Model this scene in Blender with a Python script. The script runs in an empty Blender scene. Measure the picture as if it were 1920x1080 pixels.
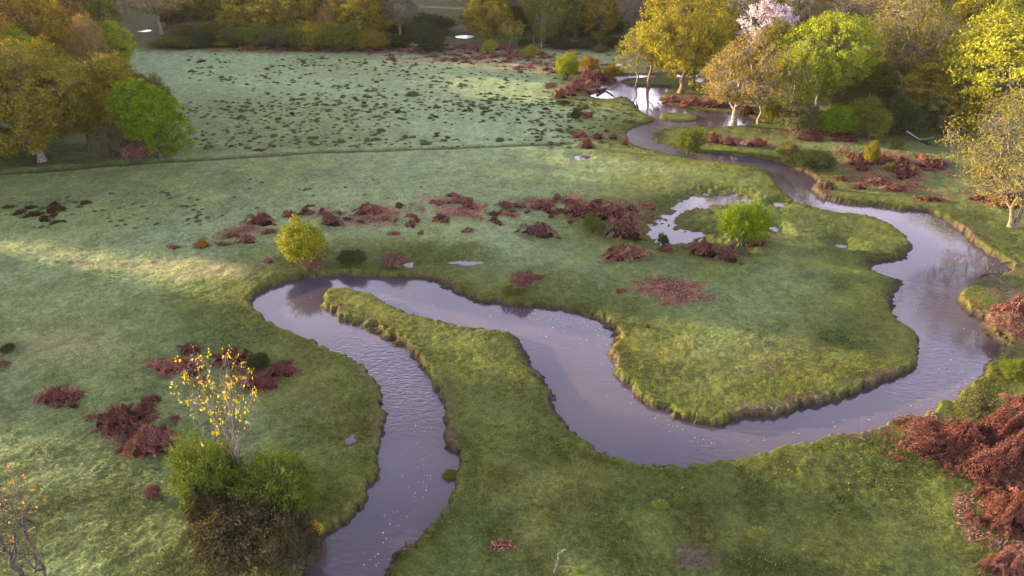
import bpy, math, random
import numpy as np
from mathutils import Vector

# ------------------------------------------------------------------ camera, sky, sun, exposure
C = bpy.data.collections.new("place"); bpy.context.scene.collection.children.link(C)
SC = bpy.context.scene
CAM_H = 20.0; PITCH = math.radians(29.0); F = 1280.0
cd = bpy.data.cameras.new("camera"); cam = bpy.data.objects.new("camera", cd)
SC.collection.objects.link(cam)
cd.sensor_width = 36; cd.lens = 24; cd.clip_start = 0.5; cd.clip_end = 3000
cam.location = (0, 0, CAM_H); cam.rotation_euler = (math.radians(90) - PITCH, 0, 0)
SC.camera = cam

SUN_EL = math.radians(8.5); SUN_AZ = math.atan2(-0.93, 0.36)      # azimuth from +Y towards +X
W = bpy.data.worlds.new("World"); SC.world = W; W.use_nodes = True
nt = W.node_tree; bg = nt.nodes["Background"]
sky = nt.nodes.new("ShaderNodeTexSky"); sky.sky_type = 'NISHITA'; sky.sun_disc = False
sky.sun_elevation = SUN_EL; sky.sun_rotation = SUN_AZ
sky.air_density = 1.0; sky.dust_density = 1.5; sky.ozone_density = 2.0
tint = nt.nodes.new("ShaderNodeMix"); tint.data_type = 'RGBA'; tint.blend_type = 'MULTIPLY'
tint.inputs[0].default_value = 1.0
tint.inputs[7].default_value = (.95, .72, 0.62, 1)
nt.links.new(sky.outputs[0], tint.inputs[6])
# bright cloud veil added over the clear sky to lift the water's reflections
gc = nt.nodes.new("ShaderNodeTexCoord"); gm_ = nt.nodes.new("ShaderNodeMapping"); gm_.inputs['Scale'].default_value = (1, 1, 3.5)
cn = nt.nodes.new("ShaderNodeTexNoise"); cn.inputs['Scale'].default_value = 2.2; cn.inputs['Detail'].default_value = 6
nt.links.new(gc.outputs['Generated'], gm_.inputs[0]); nt.links.new(gm_.outputs[0], cn.inputs['Vector'])
cr = nt.nodes.new("ShaderNodeMapRange"); cr.inputs[1].default_value = .35; cr.inputs[2].default_value = .68; cr.inputs[3].default_value = .6; cr.inputs[4].default_value = 1.45
nt.links.new(cn.outputs['Fac'], cr.inputs[0])
sz_ = nt.nodes.new("ShaderNodeSeparateXYZ"); nt.links.new(gc.outputs['Generated'], sz_.inputs[0])
er = nt.nodes.new("ShaderNodeMapRange"); er.interpolation_type = 'SMOOTHSTEP'; er.inputs[1].default_value = .05; er.inputs[2].default_value = .85; er.inputs[3].default_value = 7.6; er.inputs[4].default_value = 1.0
nt.links.new(sz_.outputs['Z'], er.inputs[0])
cm = nt.nodes.new("ShaderNodeMath"); cm.operation = 'MULTIPLY'; nt.links.new(cr.outputs[0], cm.inputs[0]); nt.links.new(er.outputs[0], cm.inputs[1])
vs = nt.nodes.new("ShaderNodeVectorMath"); vs.operation = 'SCALE'; vs.inputs[0].default_value = (.96, .85, 1.10); nt.links.new(cm.outputs[0], vs.inputs['Scale'])
va = nt.nodes.new("ShaderNodeVectorMath"); va.operation = 'ADD'; nt.links.new(vs.outputs[0], va.inputs[0]); nt.links.new(tint.outputs[2], va.inputs[1])
nt.links.new(va.outputs[0], bg.inputs[0])
bg.inputs[1].default_value = 0.088

sd = bpy.data.lights.new("sun", 'SUN'); sd.energy = 5.0; sd.angle = math.radians(0.6)
sd.color = (1.0, 0.74, 0.40)
sun = bpy.data.objects.new("sun", sd); SC.collection.objects.link(sun)
sv = Vector((math.sin(SUN_AZ) * math.cos(SUN_EL), math.cos(SUN_AZ) * math.cos(SUN_EL), math.sin(SUN_EL)))
sun.rotation_euler = sv.to_track_quat('Z', 'Y').to_euler()
SC.view_settings.view_transform = 'Standard'; SC.view_settings.look = 'None'
SC.view_settings.gamma = 1.0; SC.view_settings.use_curve_mapping = False
SC.view_settings.exposure = 2.22

# ------------------------------------------------------------------ helpers
cP, sP = math.cos(PITCH), math.sin(PITCH)
def g(px, py, z=0.0):
    u = (px - 960) / F; v = (540 - py) / F
    dy = cP + v * sP; dz = -sP + v * cP
    t = (CAM_H - z) / (-dz)
    return u * t, dy * t
def depth(y, z=0.0): return y * cP + (CAM_H - z) * sP
def mpp(px, py):                       # metres per photo pixel at a ground point
    return depth(g(px, py)[1]) / F
def top_height(py, y):                 # height above ground seen at row py at distance y
    v = (540 - py) / F
    return CAM_H + y * (-sP + v * cP) / (cP + v * sP)

_rt = np.random.RandomState(7).rand(256, 256).astype(np.float32)
def vnoise(x, y, f, s=0):
    x = np.asarray(x) * f + s * 17.3 + 400.; y = np.asarray(y) * f + s * 31.7 + 400.
    xi = np.floor(x).astype(np.int64); yi = np.floor(y).astype(np.int64)
    fx = (x - xi).astype(np.float32); fy = (y - yi).astype(np.float32)
    fx = fx * fx * (3 - 2 * fx); fy = fy * fy * (3 - 2 * fy)
    x0 = xi & 255; x1 = (xi + 1) & 255; y0 = yi & 255; y1 = (yi + 1) & 255
    a = _rt[y0, x0]; b = _rt[y0, x1]; c = _rt[y1, x0]; d = _rt[y1, x1]
    return (a + (b - a) * fx) * (1 - fy) + (c + (d - c) * fx) * fy
def fbm(x, y, f, s=0, o=3):
    r = 0; a = 1; t = 0
    for i in range(o):
        xr = x * 0.8 - y * 0.6; yr = x * 0.6 + y * 0.8; x, y = xr, yr
        r = r + a * vnoise(x, y, f, s + i * 3); t += a; a *= .5; f *= 2.03
    return r / t
def sst(a, b, x):
    t = np.clip((x - a) / (b - a), 0, 1); return t * t * (3 - 2 * t)

def mesh_np(name, V, Fc, mats, smooth=False, tint=None, col=None, matidx=None):
    """V (n,3), Fc list of face arrays (quads (m,4) or tris (m,3))"""
    me = bpy.data.meshes.new(name)
    V = np.asarray(V, np.float32)
    Fc = [np.asarray(f, np.int32) for f in Fc if len(f)]
    loops = np.concatenate([f.ravel() for f in Fc])
    sizes = np.concatenate([np.full(len(f), f.shape[1], np.int32) for f in Fc])
    starts = np.concatenate([[0], np.cumsum(sizes)[:-1]]).astype(np.int32)
    me.vertices.add(len(V)); me.vertices.foreach_set("co", V.ravel())
    me.loops.add(len(loops)); me.loops.foreach_set("vertex_index", loops)
    me.polygons.add(len(sizes)); me.polygons.foreach_set("loop_start", starts)
    try: me.polygons.foreach_set("loop_total", sizes)
    except Exception: pass
    me.update(calc_edges=True)
    for m in mats: me.materials.append(m)
    if smooth: me.polygons.foreach_set("use_smooth", np.ones(len(sizes), bool))
    if tint is not None:
        a = me.attributes.new("tint", 'FLOAT', 'POINT'); a.data.foreach_set("value", np.asarray(tint, np.float32))
    if col is not None:
        a = me.attributes.new("albedo", 'FLOAT_COLOR', 'POINT')
        cc = np.ones((len(V), 4), np.float32); cc[:, :3] = col
        a.data.foreach_set("color", cc.ravel())
    me.validate()
    return me
def link(name, data, parent=None, loc=(0, 0, 0), **props):
    o = bpy.data.objects.new(name, data); C.objects.link(o); o.location = loc
    if parent: o.parent = parent
    for k, v in props.items():
        if v: o[k] = v
    return o

# ------------------------------------------------------------------ materials
def newmat(name):
    m = bpy.data.materials.new(name); m.use_nodes = True
    for n in list(m.node_tree.nodes): m.node_tree.nodes.remove(n)
    return m, m.node_tree
def leaf_mat(name, c1, c2, trans=0.25):
    c1 = tuple(v * .52 for v in c1); c2 = tuple(v * 1.15 for v in c2)
    m, t = newmat(name); N = t.nodes; L = t.links
    at = N.new("ShaderNodeAttribute"); at.attribute_name = "tint"
    mx = N.new("ShaderNodeMix"); mx.data_type = 'RGBA'
    mx.inputs[6].default_value = (*c1, 1); mx.inputs[7].default_value = (*c2, 1)
    L.new(at.outputs['Fac'], mx.inputs[0])
    d = N.new("ShaderNodeBsdfDiffuse"); tr = N.new("ShaderNodeBsdfTranslucent"); ms = N.new("ShaderNodeMixShader")
    L.new(mx.outputs[2], d.inputs[0]); L.new(mx.outputs[2], tr.inputs[0])
    ms.inputs[0].default_value = trans; L.new(d.outputs[0], ms.inputs[1]); L.new(tr.outputs[0], ms.inputs[2])
    o = N.new("ShaderNodeOutputMaterial"); L.new(ms.outputs[0], o.inputs[0])
    return m
def bark_mat(name, c1, c2, scale=6):
    m, t = newmat(name); N = t.nodes; L = t.links
    tc = N.new("ShaderNodeTexCoord"); no = N.new("ShaderNodeTexNoise"); no.inputs['Scale'].default_value = scale
    no.inputs['Detail'].default_value = 5
    L.new(tc.outputs['Object'], no.inputs['Vector'])
    r = N.new("ShaderNodeValToRGB"); r.color_ramp.elements[0].position = .38; r.color_ramp.elements[1].position = .62
    r.color_ramp.elements[0].color = (*c1, 1); r.color_ramp.elements[1].color = (*c2, 1)
    L.new(no.outputs['Fac'], r.inputs[0])
    b = N.new("ShaderNodeBsdfPrincipled"); b.inputs['Roughness'].default_value = .9
    L.new(r.outputs[0], b.inputs['Base Color'])
    bm = N.new("ShaderNodeBump"); bm.inputs['Strength'].default_value = .6; bm.inputs['Distance'].default_value = .05
    L.new(no.outputs['Fac'], bm.inputs['Height']); L.new(bm.outputs[0], b.inputs['Normal'])
    o = N.new("ShaderNodeOutputMaterial"); L.new(b.outputs[0], o.inputs[0])
    return m
def frond_mat(name, k=1.0, red=1.0):
    m = leaf_mat(name, (.1, .1, .1), (.2, .2, .2), .1); t = m.node_tree
    mx = [n for n in t.nodes if n.type == 'MIX'][0]; at = [n for n in t.nodes if n.type == 'ATTRIBUTE'][0]
    r = t.nodes.new("ShaderNodeValToRGB"); cr_ = r.color_ramp
    st = [(0, (.040, .020, .016)), (.30, (.15 * red, .064, .052)), (.62, (.29 * red, .135, .105)), (.86, (.38, .22, .16)), (1, (.46, .35, .27))]
    while len(cr_.elements) < len(st): cr_.elements.new(.5)
    for e, (p, c_) in zip(cr_.elements, st): e.position = p; e.color = (*[min(v * k, .8) for v in c_], 1)
    t.links.new(at.outputs['Fac'], r.inputs[0])
    for l in list(mx.outputs[2].links): t.links.new(r.outputs[0], l.to_socket)
    return m
LM = {
 'olive':   leaf_mat('leaf_olive', (0.175, 0.160, 0.018), (0.24, 0.215, 0.028)),
 'amber':   leaf_mat('leaf_amber', (0.24, 0.175, 0.02), (0.34, 0.245, 0.03)),
 'gold':    leaf_mat('leaf_gold', (0.22, 0.20, 0.02), (0.32, 0.29, 0.03)),
 'lemon':   leaf_mat('leaf_lemon', (0.23, 0.25, 0.022), (0.34, 0.35, 0.035)),
 'lime':    leaf_mat('leaf_lime', (0.20, 0.25, 0.018), (0.30, 0.35, 0.028)),
 'green':   leaf_mat('leaf_green', (0.12, 0.195, 0.010), (0.18, 0.27, 0.016)),
 'sedge':   leaf_mat('leaf_sedge', (0.085, 0.12, 0.018), (0.15, 0.20, 0.028)),
 'mid':     leaf_mat('leaf_mid', (0.10, 0.125, 0.02), (0.15, 0.175, 0.03)),
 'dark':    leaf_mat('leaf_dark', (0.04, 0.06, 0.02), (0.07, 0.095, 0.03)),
 'brown':   leaf_mat('leaf_brown', (0.13, 0.115, 0.045), (0.19, 0.165, 0.06)),
 'russet':  leaf_mat('leaf_russet', (0.20, 0.15, 0.045), (0.30, 0.21, 0.065)),
 'greybrn': leaf_mat('leaf_greybrown', (0.095, 0.10, 0.042), (0.145, 0.15, 0.06)),
 'blossom': leaf_mat('blossom', (0.55, 0.45, 0.48), (0.72, 0.64, 0.66), .2),
 'yellow':  leaf_mat('leaf_yellow', (0.70, 0.48, 0.02), (0.62, 0.50, 0.03)),
 'orange':  leaf_mat('leaf_orange', (0.45, 0.20, 0.02), (0.52, 0.28, 0.03)),
 'bracken': frond_mat('bracken_red', 1.0, 1.05),
 'brackendk': frond_mat('bracken_dark', .72, 1.1),
 'brackenbr': frond_mat('bracken_bright', 1.3, 1.1),
 'brackenmx': frond_mat('bracken_mixed', .85, .85),
 'thicket': leaf_mat('leaf_thicket', (0.034, 0.032, 0.018), (0.105, 0.092, 0.04), .1),
 'brackenbank': frond_mat('bracken_bank', .62, 1.15),
 'tussock': leaf_mat('tussock_green', (0.08, 0.098, 0.04), (0.155, 0.185, 0.08), .15),
 'tussockbr': leaf_mat('tussock_brown', (0.05, 0.038, 0.024), (0.10, 0.07, 0.04), .15),
}
BK = {
 'dark': bark_mat('bark_dark', (0.045, 0.035, 0.028), (0.11, 0.09, 0.07)),
 'grey': bark_mat('bark_grey', (0.10, 0.085, 0.07), (0.24, 0.21, 0.18)),
 'pale': bark_mat('bark_lichen', (0.09, 0.075, 0.055), (0.32, 0.29, 0.23), 9),
 'tan': bark_mat('bark_tan', (0.075, 0.065, 0.038), (0.20, 0.17, 0.10)),
 'red':  bark_mat('bark_orange_lit', (0.13, 0.07, 0.045), (0.26, 0.15, 0.10)),  # orange sunlight on the trunks is put into this bark colour
 'birch': bark_mat('bark_birch', (0.12, 0.10, 0.09), (0.62, 0.58, 0.54), 5),
}

# ------------------------------------------------------------------ ground and river
RIVER = [(560,1200),(575,1080),(598,1020),(640,985),(680,955),(700,915),(716,880),(712,850),(716,800),(720,765),(712,735),(690,703),(655,676),
(600,650),(555,628),(510,608),(480,587),(473,568),(490,550),(520,537),(560,525),(610,518),(680,518),(740,521),(790,526),(830,540),(870,557),
(905,570),(950,574),(1000,578),(1060,586),(1105,598),(1138,620),(1147,640),(1142,662),(1155,695),(1167,717),(1195,745),(1230,770),(1280,790),
(1335,795),(1400,788),(1470,775),(1540,757),(1610,738),(1680,710),(1715,690),(1727,655),(1722,630),(1700,610),(1680,590),(1677,560),(1690,535),
(1690,524),(1660,518),(1635,508),(1640,496),(1690,488),(1708,470),(1705,455),(1690,438),(1660,420),(1620,407),(1560,400),(1500,385),(1470,365),
(1455,345),(1440,325),(1400,312),(1340,302),(1290,296),(1240,287),(1195,275),(1177,262),(1180,245),(1200,235),(1228,227),(1222,221),(1203,208),
(1190,193),(1178,184),(1162,181),(1150,185),(1120,184),(1100,176),(1140,172),(1116,166),(1122,152),(1140,144),(1170,141),(1240,139),(1300,138),
(1330,141),(1300,145),(1240,144),(1185,147),(1163,154),(1190,163),(1245,163),(1252,169),(1243,178),(1235,185),(1252,196),(1290,205),(1340,212),
(1385,216),(1420,222),(1425,232),(1370,236),(1320,239),(1262,238),(1234,246),(1221,257),(1230,266),(1262,277),(1300,285),(1350,291),(1400,293),
(1450,303),(1490,317),(1520,331),(1532,343),(1522,355),(1545,372),(1590,382),(1650,388),(1700,395),(1752,402),(1790,425),(1820,450),(1845,472),
(1870,487),(1892,500),(1885,516),(1850,525),(1815,537),(1799,555),(1800,572),(1830,600),(1850,625),(1872,650),(1858,680),(1830,715),(1795,745),
(1750,770),(1680,795),(1600,815),(1500,836),(1420,857),(1330,872),(1240,878),(1170,868),(1120,848),(1085,820),(1060,790),(1040,750),(1025,710),
(1000,680),(980,650),(970,625),(900,618),(840,607),(780,590),(720,566),(682,553),(640,546),(612,548),(605,572),(640,602),(690,622),(740,648),
(780,675),(805,700),(815,725),(825,760),(835,800),(838,838),(857,852),(858,880),(850,915),(830,955),(800,985),(788,1008),(750,1035),(712,1075),
(700,1140),(690,1200)]
ISLAND = [(1238,214),(1262,211),(1300,215),(1312,222),(1300,228),(1262,228),(1240,224)]
OXBOW = [(1212,440),(1216,427),(1245,412),(1262,392),(1288,374),(1340,366),(1385,369),(1397,378),(1368,386),(1330,385),(1300,391),(1274,406),
(1260,424),(1290,432),(1332,440),(1300,450),(1265,458),(1225,452)]
POOLS = [(865,36,14,3),(850,44,14,5),(872,69,17,3),(1012,76,17,5),(272,58,11,2),(399,47,6,3),(1396,269,6,4),(1736,268,6,4),(1330,150,30,4),
(1385,152,25,3),(1092,295,15,3),(768,497,9,4),(865,493,20,2.5),(1578,462,7,3),(1460,384,10,3),(1453,430,6,3),(1390,476,5,2),
(1150,122,26,3),(655,825,6,4),(335,35,12,2)]
WL = -0.34
def poly_world(P, z=WL): return np.array([g(a, b, z) for a, b in P], np.float32)
def sdf_poly(x, y, P):
    """positive outside"""
    out = np.full(x.shape, 1e9, np.float32); ins = np.zeros(x.shape, bool)
    n = len(P)
    for i in range(n):
        ax, ay = P[i]; bx, by = P[(i + 1) % n]
        ex, ey = bx - ax, by - ay; wx, wy = x - ax, y - ay
        t = np.clip((wx * ex + wy * ey) / (ex * ex + ey * ey + 1e-9), 0, 1)
        d = (wx - ex * t) ** 2 + (wy - ey * t) ** 2
        out = np.minimum(out, d)
        if abs(ey) > 1e-9:
            c = ((ay > y) != (by > y)) & (x < ex * (y - ay) / ey + ax)
            ins ^= c
    out = np.sqrt(out)
    return np.where(ins, -out, out)
def catmull(P, n=3):
    P = np.asarray(P); out = []
    m = len(P)
    for i in range(m):
        p0, p1, p2, p3 = P[i - 1], P[i], P[(i + 1) % m], P[(i + 2) % m]
        for k in range(n):
            t = k / n
            out.append(.5 * ((2 * p1) + (p2 - p0) * t + (2 * p0 - 5 * p1 + 4 * p2 - p3) * t * t + (3 * p1 - p0 - 3 * p2 + p3) * t ** 3))
    return np.array(out, np.float32)
RW = catmull(poly_world(RIVER), 2); IW = catmull(poly_world(ISLAND), 2); OW = catmull(poly_world(OXBOW), 2)
DITCH = np.array([g(a, b) for a, b in [(-200, 332), (0, 323), (150, 312), (330, 298), (470, 290), (600, 282), (760, 277), (900, 272), (1000, 268), (1070, 265)]], np.float32)
def polyline_d(x, y, P):
    out = np.full(x.shape, 1e9, np.float32)
    for i in range(len(P) - 1):
        ax, ay = P[i]; bx, by = P[i + 1]; ex, ey = bx - ax, by - ay
        t = np.clip(((x - ax) * ex + (y - ay) * ey) / (ex * ex + ey * ey), 0, 1)
        out = np.minimum(out, (x - ax - ex * t) ** 2 + (y - ay - ey * t) ** 2)
    return np.sqrt(out)
def blob(x, y, px, py, rx, ry, soft=.6, ns=.5, seed=0, nf=.6):
    cx, cy = g(px, py); a = rx * mpp(px, py)
    b = abs(g(px, max(py - ry, -60))[1] - g(px, py + ry)[1]) / 2
    r = np.sqrt(((x - cx) / a) ** 2 + ((y - cy) / b) ** 2)
    r = r + (fbm(x, y, nf, 5 + seed) - .5) * 2 * ns
    return 1 - sst(1 - soft, 1 + soft * .4, r)

BR_BLOBS = [(1660,312,115,42),(1130,395,90,22),(1020,378,90,12),(880,395,110,16),(700,400,110,22),(840,374,60,10),(620,400,50,12),
(1250,545,80,25),(470,430,60,18),(1870,855,110,110),(1900,1000,80,70),(240,790,60,40),(330,685,60,22),(1900,600,60,60),(1880,370,60,25),
(650,92,330,7),(900,105,130,10),(1010,120,110,18),(1130,160,70,20),(1310,188,110,14),(1350,258,60,12),(1600,240,160,12),(500,690,60,22),
(110,740,40,15),(470,700,30,14),(950,1020,30,12),(1745,372,45,8),(1480,335,40,8),(1660,150,60,14),(380,60,150,12),(1420,262,40,9)]
def ground(x, y, detail=True):
    x = np.asarray(x, np.float32); y = np.asarray(y, np.float32)
    d = np.full(x.shape, 60., np.float32)
    bb = (x > RW[:, 0].min() - 12) & (x < RW[:, 0].max() + 12) & (y > RW[:, 1].min() - 12) & (y < RW[:, 1].max() + 12)
    xb, yb = x[bb], y[bb]
    dr = sdf_poly(xb, yb, RW); di = sdf_poly(xb, yb, IW); dr = np.maximum(dr, -di)
    d[bb] = dr
    jag = (fbm(x, y, .9, 1) - .5) * .55 + (vnoise(x, y, 2.6, 2) - .5) * .24 + (vnoise(x, y, 6., 8) - .5) * .16 + (vnoise(x, y, 13., 18) - .5) * .10
    far = sst(60, 100, y)
    d = d + jag * (1 - .45 * far)
    zmin_d = 0
    dox = sdf_poly(x, y, OW) + (fbm(x, y, .8, 3) - .5) * 1.2 + (fbm(x, y, 2.6, 4) - .5) * 1.5 + .10
    dp = np.full(x.shape, 50., np.float32)
    for i, (px, py, rx, ry) in enumerate(POOLS):
        cx, cy = g(px, py, WL); a = rx * mpp(px, py); b = abs(g(px, max(py - ry, -50), WL)[1] - g(px, py + ry, WL)[1]) / 2
        r = np.sqrt(((x - cx) / a) ** 2 + ((y - cy) / b) ** 2)
        dp = np.minimum(dp, (r - 1) * min(a, b, 1.0 if a > .8 else .5))
    dp = dp * 1.0 + .12 + (fbm(x, y, 1.5, 14) - .5) * .5 + (vnoise(x, y, 5., 15) - .5) * .25
    bw = .22 + .5 * sst(.45, .75, vnoise(x, y, .18, 9))
    up = sst(0, 1, d / bw)
    z = WL + (0.02 - .22 * sst(38, 72, y) - WL) * up
    z = np.where(d < 0, WL - .03 - .55 * sst(0, 2.2, -d) - .06 * sst(0, .1, -d), z)
    land = sst(0, 5, d)
    z = z + (fbm(x, y, .045, 11) - .5) * .4 * land
    z = np.where(d > .7, np.maximum(z, WL + .10), z)
    # gentle rises away from the stream
    z = z + .5 * sst(190, 420, y) * 18 + sst(70, 260, np.abs(x)) * 5
    hum = (fbm(x, y, .55, 12, 3) - .5) * .16
    z = z + hum * sst(.3, 2.5, d)
    if detail:
        z = z + ((vnoise(x, y, 2.3, 13) - .5) * .035 + (vnoise(x, y, 5.3, 16) - .5) * .026 + (vnoise(x, y, 10., 17) - .5) * .016) * sst(0, .4, d)
    dt = polyline_d(x, y, DITCH)
    z = z - .20 * (1 - sst(.1, .5, dt)) + .05 * (1 - sst(0, .5, np.abs(dt - .95)))
    z = np.where((dt < 1.2) & (d > 1.5), np.maximum(z, WL + .04), z)
    zo = WL - .07 + .16 * sst(-.3, .6, dox) + .4 * sst(.2, 3.5, dox)
    z = np.where(dox < 3.5, np.minimum(z, zo + (fbm(x, y, 2.2, 31) - .5) * .12), z)
    zp = WL - .06 + .4 * sst(-.25, 1.6, dp)
    z = np.where(dp < 1.6, np.minimum(z, zp), z)
    # ---- colour
    def c(*v): return np.array(v, np.float32)
    gn = fbm(x, y, .35, 21); gf = fbm(x, y, 1.6, 22, 3); gm = fbm(x, y, .09, 23)
    green = c(.098, .124, .027); dark = c(.046, .066, .016); moss = c(.135, .128, .024); frost = c(.212, .292, .145); sun_straw = c(.36, .30, .15)
    col = np.empty(x.shape + (3,), np.float32)
    def mix(a, b, t): return a + (b - a) * t[..., None]
    col[:] = green
    col = mix(col, dark, .6 * sst(.42, .68, gn))
    col = mix(col, c(.14, .15, .035), .55 * sst(.5, .75, fbm(x, y, .22, 24)))
    nearwood = 1 - sst(0, 14, np.hypot((x + 42) / 1.3, y - 66) - 16)
    dd = np.minimum(d, dox * .8)
    fr = sst(.8, 8.5, dd + (gn - .5) * 3)
    fz = .42 + .30 * sst(30, 46, y) + .24 * sst(58, 72, y)
    fz = fz * (1 - .8 * sst(-4, 8, x) * (1 - sst(20, 30, y)))
    fz = fz * (1 - .65 * sst(10, 24, x) * sst(28, 52, y))
    fz = fz * (1 - .55 * nearwood)
    fz = fz * (.68 + .45 * gm)
    frost_amt = np.clip(fr * fz * (.85 + .3 * sst(.3, .7, gf)), 0, 1)
    # thin dark bands beside the mid bend and around the ponds
    damp = 0
    for i, (px, py, rx, ry) in enumerate([(760, 480, 200, 32), (1330, 400, 150, 50), (1560, 430, 120, 55), (1740, 240, 160, 30), (1230, 160, 140, 40), (150, 305, 190, 18), (1600, 640, 120, 60), (1800, 430, 120, 50)]):
        damp = np.maximum(damp, blob(x, y, px, py, rx, ry, .8, .35, i))
    frost_amt = frost_amt * (1 - .85 * damp)
    col = mix(col, dark, .6 * damp)
    ms = 0  # yellow moss, with warm sunlight painted into some of the patches
    for i, (px, py, rx, ry, s) in enumerate([(1250, 670, 130, 55, .6), (1440, 690, 260, 60, .45), (1330, 770, 160, 25, .4), (690, 600, 110, 50, .55), (640, 570, 50, 22, .8), (1160, 640, 40, 40, 1.), (980, 900, 180, 40, .55),
                                           (620, 790, 90, 60, .45), (1850, 700, 80, 30, .9), (890, 562, 40, 8, .9), (1400, 835, 300, 22, .5), (560, 500, 70, 20, .4), (1500, 1000, 300, 60, .25), (120, 960, 300, 120, .5), (900, 700, 160, 90, .25)]):
        ms = np.maximum(ms, s * blob(x, y, px, py, rx, ry, .8, .45, i + 20))
    frost_amt = frost_amt * (1 - .5 * ms)
    col = mix(col, moss, ms * (.45 + .55 * sst(.35, .65, gf)))
    edge = (1 - sst(.1, 1.5, d)) * (d > -.2)
    col = mix(col, c(.058, .076, .014), .6 * edge)
    col = mix(col, moss, edge * .3 * sst(.66, .8, vnoise(x, y, .12, 33)))
    st = 0  # sunlit streaks of the meadow painted in as a pale warm colour
    for i, (px, py, rx, ry, s) in enumerate([(300, 498, 180, 14, .45), (150, 478, 70, 8, .35), (390, 508, 90, 22, .6), (900, 112, 260, 12, .4), (100, 650, 130, 40, .22), (1230, 130, 120, 12, .3)]):
        st = np.maximum(st, s * blob(x, y, px, py, rx, ry, .8, .4, i + 50))
    col = mix(col, frost, np.clip(frost_amt, 0, 1))
    col = mix(col, sun_straw, st)
    br = 0
    for i, (px, py, rx, ry) in enumerate(BR_BLOBS):
        br = np.maximum(br, blob(x, y, px, py, rx, ry, .9, .75, i + 80, .5))
    brn = br * sst(.44, .62, fbm(x, y, .8, 41) + .12 * br)
    col = mix(col, mix(np.broadcast_to(c(.10, .040, .026), col.shape), c(.26, .11, .075), sst(.3, .7, gf)), .85 * brn)
    mud = 0
    for i, (px, py, rx, ry) in enumerate([(1870, 500, 60, 16), (1830, 600, 70, 22), (1860, 640, 60, 30), (1780, 440, 60, 18), (1740, 790, 45, 16), (1440, 690, 16, 10), (1385, 698, 10, 6), (1300, 1040, 40, 30), (950, 1020, 30, 14), (655, 822, 12, 8), (160, 495, 45, 5), (640, 1070, 60, 40),(1910,560,50,60),(360,40,150,25)]):
        mud = np.maximum(mud, blob(x, y, px, py, rx, ry, .8, .6, i + 120, .9))
    col = mix(col, c(.105, .075, .068), .75 * mud)
    col = mix(col, c(.10, .08, .05), .75 * (1 - sst(-.2, .9, dox)) * (dox > -1))
    # dead leaves under the far woods
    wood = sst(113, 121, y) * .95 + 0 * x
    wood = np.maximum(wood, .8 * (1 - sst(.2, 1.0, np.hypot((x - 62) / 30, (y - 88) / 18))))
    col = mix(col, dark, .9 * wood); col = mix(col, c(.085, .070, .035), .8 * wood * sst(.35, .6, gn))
    bare = (1 - sst(.15, .9, d)) * sst(.56, .72, fbm(x, y, .35, 55)); col = mix(col, c(.10, .072, .05), .8 * bare)
    bank = (1 - up)
    col = mix(col, c(.045, .034, .024), sst(.25, .9, bank))  # dark bank earth, with the steep face's shading painted in
    col = mix(col, dark * .55, .8 * (1 - sst(.1, .6, dt))); col = mix(col, frost, .25 * (1 - sst(.1, .4, np.abs(dt - 1.05))))
    bed = sst(.02, .5, -d)
    col = mix(col, c(.07, .05, .035), (d < 0).astype(np.float32))
    v = .78 + .44 * vnoise(x, y, 4.2, 42); v = v * (.86 + .28 * vnoise(x, y, 1.3, 43))
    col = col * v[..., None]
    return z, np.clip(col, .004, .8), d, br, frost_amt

rows = []
py = 1330.0
while py > 4:
    rows.append(g(960, py)[1]); py -= 1.55
yy = rows[-1]
while yy < 900: yy *= 1.035; rows.append(yy)
rows = [rows[0] - 12, rows[0] - 6, rows[0] - 3] + rows
rows = np.array(rows, np.float32)
uc = np.linspace(-.86, .86, 1120)
ug = .86 + np.cumsum(.004 * 1.13 ** np.arange(38)); ucs = np.concatenate([-ug[::-1], uc, ug]).astype(np.float32)
Y, U = np.meshgrid(rows, ucs, indexing='ij')
X = U * depth(Y)
Z, COL, DD, BRZ, FRZ = ground(X, Y)
nr, nc = X.shape
idx = np.arange(nr * nc).reshape(nr, nc)
quads = np.stack([idx[:-1, :-1], idx[:-1, 1:], idx[1:, 1:], idx[1:, :-1]], -1).reshape(-1, 4)
m, t = newmat('meadow_ground'); N = t.nodes; L = t.links
at = N.new("ShaderNodeAttribute"); at.attribute_name = "albedo"
tc = N.new("ShaderNodeTexCoord")
n1 = N.new("ShaderNodeTexNoise"); n1.inputs['Scale'].default_value = 9; n1.inputs['Detail'].default_value = 6
L.new(tc.outputs['Object'], n1.inputs['Vector'])
mr = N.new("ShaderNodeMapRange"); mr.inputs[1].default_value = .3; mr.inputs[2].default_value = .7; mr.inputs[3].default_value = .62; mr.inputs[4].default_value = 1.38
L.new(n1.outputs['Fac'], mr.inputs[0])
mu = N.new("ShaderNodeVectorMath"); mu.operation = 'SCALE'; L.new(at.outputs['Color'], mu.inputs[0]); L.new(mr.outputs[0], mu.inputs['Scale'])
b = N.new("ShaderNodeBsdfPrincipled"); b.inputs['Roughness'].default_value = .95; b.inputs['Specular IOR Level'].default_value = .15
L.new(mu.outputs[0], b.inputs['Base Color'])
bp = N.new("ShaderNodeBump"); bp.inputs['Strength'].default_value = .7; bp.inputs['Distance'].default_value = .05
L.new(n1.outputs['Fac'], bp.inputs['Height']); L.new(bp.outputs[0], b.inputs['Normal'])
o = N.new("ShaderNodeOutputMaterial"); L.new(b.outputs[0], o.inputs[0]); GM = m
me = mesh_np("ground", np.stack([X, Y, Z], -1).reshape(-1, 3), [quads], [GM], True, None, COL.reshape(-1, 3))
link("ground", me, kind="structure")
def zat(x, y):
    r = ground(np.array([x]), np.array([y])); return float(r[0][0])

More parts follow.
